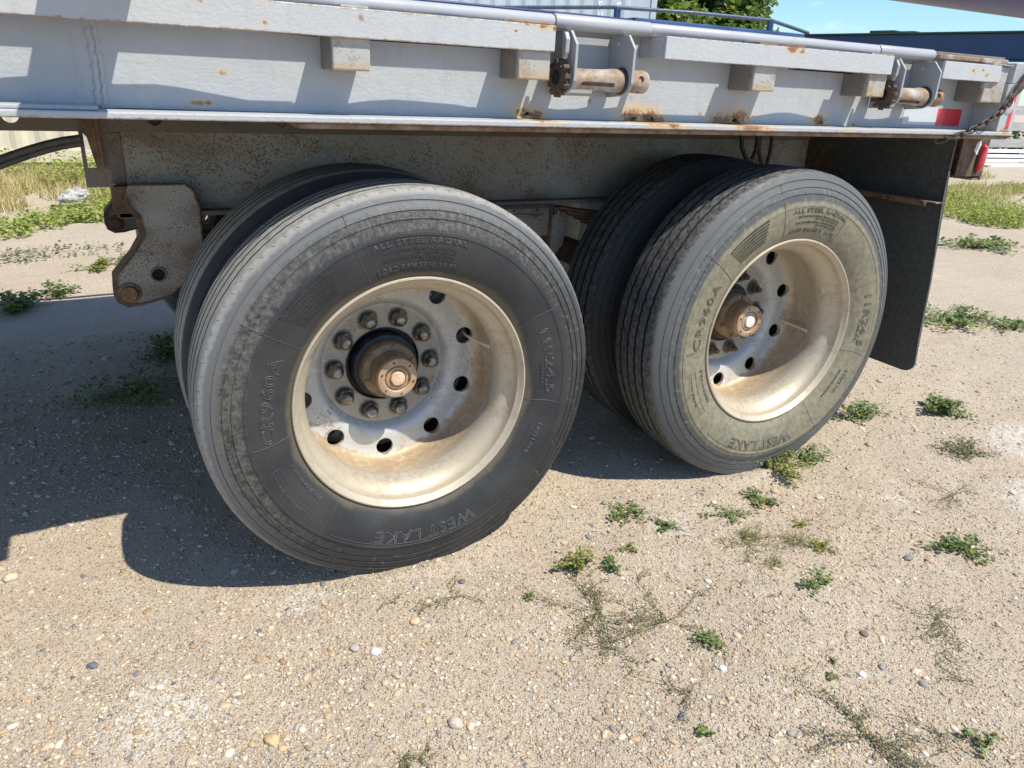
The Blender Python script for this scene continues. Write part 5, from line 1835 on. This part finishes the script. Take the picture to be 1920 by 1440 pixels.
for i, (x, y, s_, c_, lb) in enumerate(ST):
    bm = bmesh.new()
    bmesh.ops.create_icosphere(bm, subdivisions=3, radius=1)
    rnd = random.Random(i)
    off = Vector((i * 3.1, 1, 2))
    for v in bm.verts:
        k = 1 + .28 * noise.noise(v.co * .9 + off) + .10 * noise.noise(v.co * 2.6 + off)
        v.co = v.co * k
    me = bpy.data.meshes.new('stone')
    bm.to_mesh(me)
    bm.free()
    me.shade_smooth()
    me.materials.append(simple('stone_%d' % i, c_, .75, 0, .22, 120, .0008))
    o = link(bpy.data.objects.new('stone', me))
    a = rnd.uniform(.85, 1.25)
    o.scale = (s_ * a, s_ / a, s_ * .62)
    o.location = (x, y, gz(x, y) + s_ * .22)
    o.rotation_euler = (0, 0, rnd.uniform(0, 3))
    tag(o, lb, 'stone', 'stones in the foreground gravel')

# ------------------------------------------------------------------ tree beside the grey container
def tree(x, y, h, r, label, seed, n):
    rng = np.random.default_rng(seed)
    root = empty('leafy_tree', (x, y, 0))
    tag(root, label, 'tree')
    mb = MB()
    mb.tube([(0, 0, 0), (.05, .02, h * .25), (0, .05, h * .45), (.05, 0, h * .8)], [.16, .13, .10, .04], 10)
    cl = []
    for k in range(26):
        u = rng.normal(0, 1, 3)
        u /= np.linalg.norm(u)
        q = u * r * rng.uniform(.45, .95) * np.array([1, .9, .85]) + np.array([0, 0, h * .58])
        q[2] = max(q[2], .5)
        cl.append(q)
        mb.tube([(0, .03, h * .35), tuple(q * .5 + np.array([0, 0, h * .2])), tuple(q)], [.06, .035, .015], 6)
    mb.build('trunk', M['stem'], root)
    cl = np.array(cl)
    i = rng.integers(0, len(cl), n)
    d = rng.normal(0, 1, (n, 3))
    d /= np.linalg.norm(d, axis=1)[:, None]
    P = cl[i] + d * (r * .34 * rng.uniform(.35, 1.0, (n, 1)) ** .5)
    cols = leaf_cols(n, rng, (0.10, 0.155, 0.045), (0.27, 0.34, 0.10), .10)
    batch('crown', LEAFV, LEAFF, P, rand_rot(n, rng, .9), rng.uniform(.08, .17, (n, 1)) * np.ones((1, 3)), cols, M['leaf'], 0, seed, root)


tree(12.4, 14.2, 4.3, 2.1, 'light green leafy tree beside the grey container', 31, 30000)
tree(9.6, 15.6, 4.0, 1.9, 'leafy tree half hidden behind the grey container', 32, 16000)

# ------------------------------------------------------------------ board fence and white lumber at far right
fence = empty('board_fence', (20, 9.6, 0))
tag(fence, 'weathered grey horizontal board fence beyond the yard at far right', 'fence')
t = NT('weathered_board')
p = t.pos()
wd = t.mix(t.rng(t.noise(t.scalev(p, (1, 1, 9)), 4, 5, .7), .3, .7), (.30, .29, .27), (.47, .46, .44))
M['board'] = t.done(wd, .85)
for k in range(6):
    x0 = 8.0 + 3.0 * k
    for z in (.37, .75, 1.12):
        MB().box(x0 - 20, x0 + 2.985 - 20, 0, .03, z, z + .20).build('board', M['board'], fence, bevel=.004)
    MB().box(x0 - .06 - 20, x0 + .06 - 20, .031, .15, 0, 1.4).build('post', M['board'], fence, bevel=.01)
cover('hedge_weeds', 'dark green weeds growing behind the board fence', [(9 + .8 * k, 10.3, .5) for k in range(22)], 9000, .09, .7, GREENS['k'], 1.0, 41)
# white sawn lumber stacked on the ground
rnd = random.Random(8)
k = 0
for row, (z, yy) in enumerate(((.07, 8.7), (.16, 8.78), (.25, 8.86), (.34, 8.95))):
    for j in range(2):
        L_ = 3.2 + rnd.uniform(-.8, .8)
        o = MB().box(-L_ / 2, L_ / 2, -.09, .09, -.03, .03).build('plank', M['white'], None, bevel=.004)
        o.location = (17.4 + j * 3.9 + rnd.uniform(-.4, .4), yy, z + rnd.uniform(0, .01))
        o.rotation_euler = (0, rnd.uniform(-.006, .006), rnd.uniform(-.03, .03))
        tag(o, 'white plank in the low lumber pile before the board fence, %s layer, %s end' % (('bottom', 'second', 'third', 'top')[row], ('left', 'right')[j]), 'plank', 'white planks piled at the fence')
        k += 1
for xx in (16.5, 18.5, 20.5, 22.5):
    o = MB().box(-.06, .06, -.25, .25, 0, .038).build('timber_bearer', M['board'], None)
    o.location = (xx, 8.8, .045)
    tag(o, 'timber bearer under the white lumber pile, %s' % {16.5: 'at its left end', 18.5: 'second from its left end', 20.5: 'second from its right end', 22.5: 'at its right end'}[xx], 'timber', 'bearers under the white lumber pile')
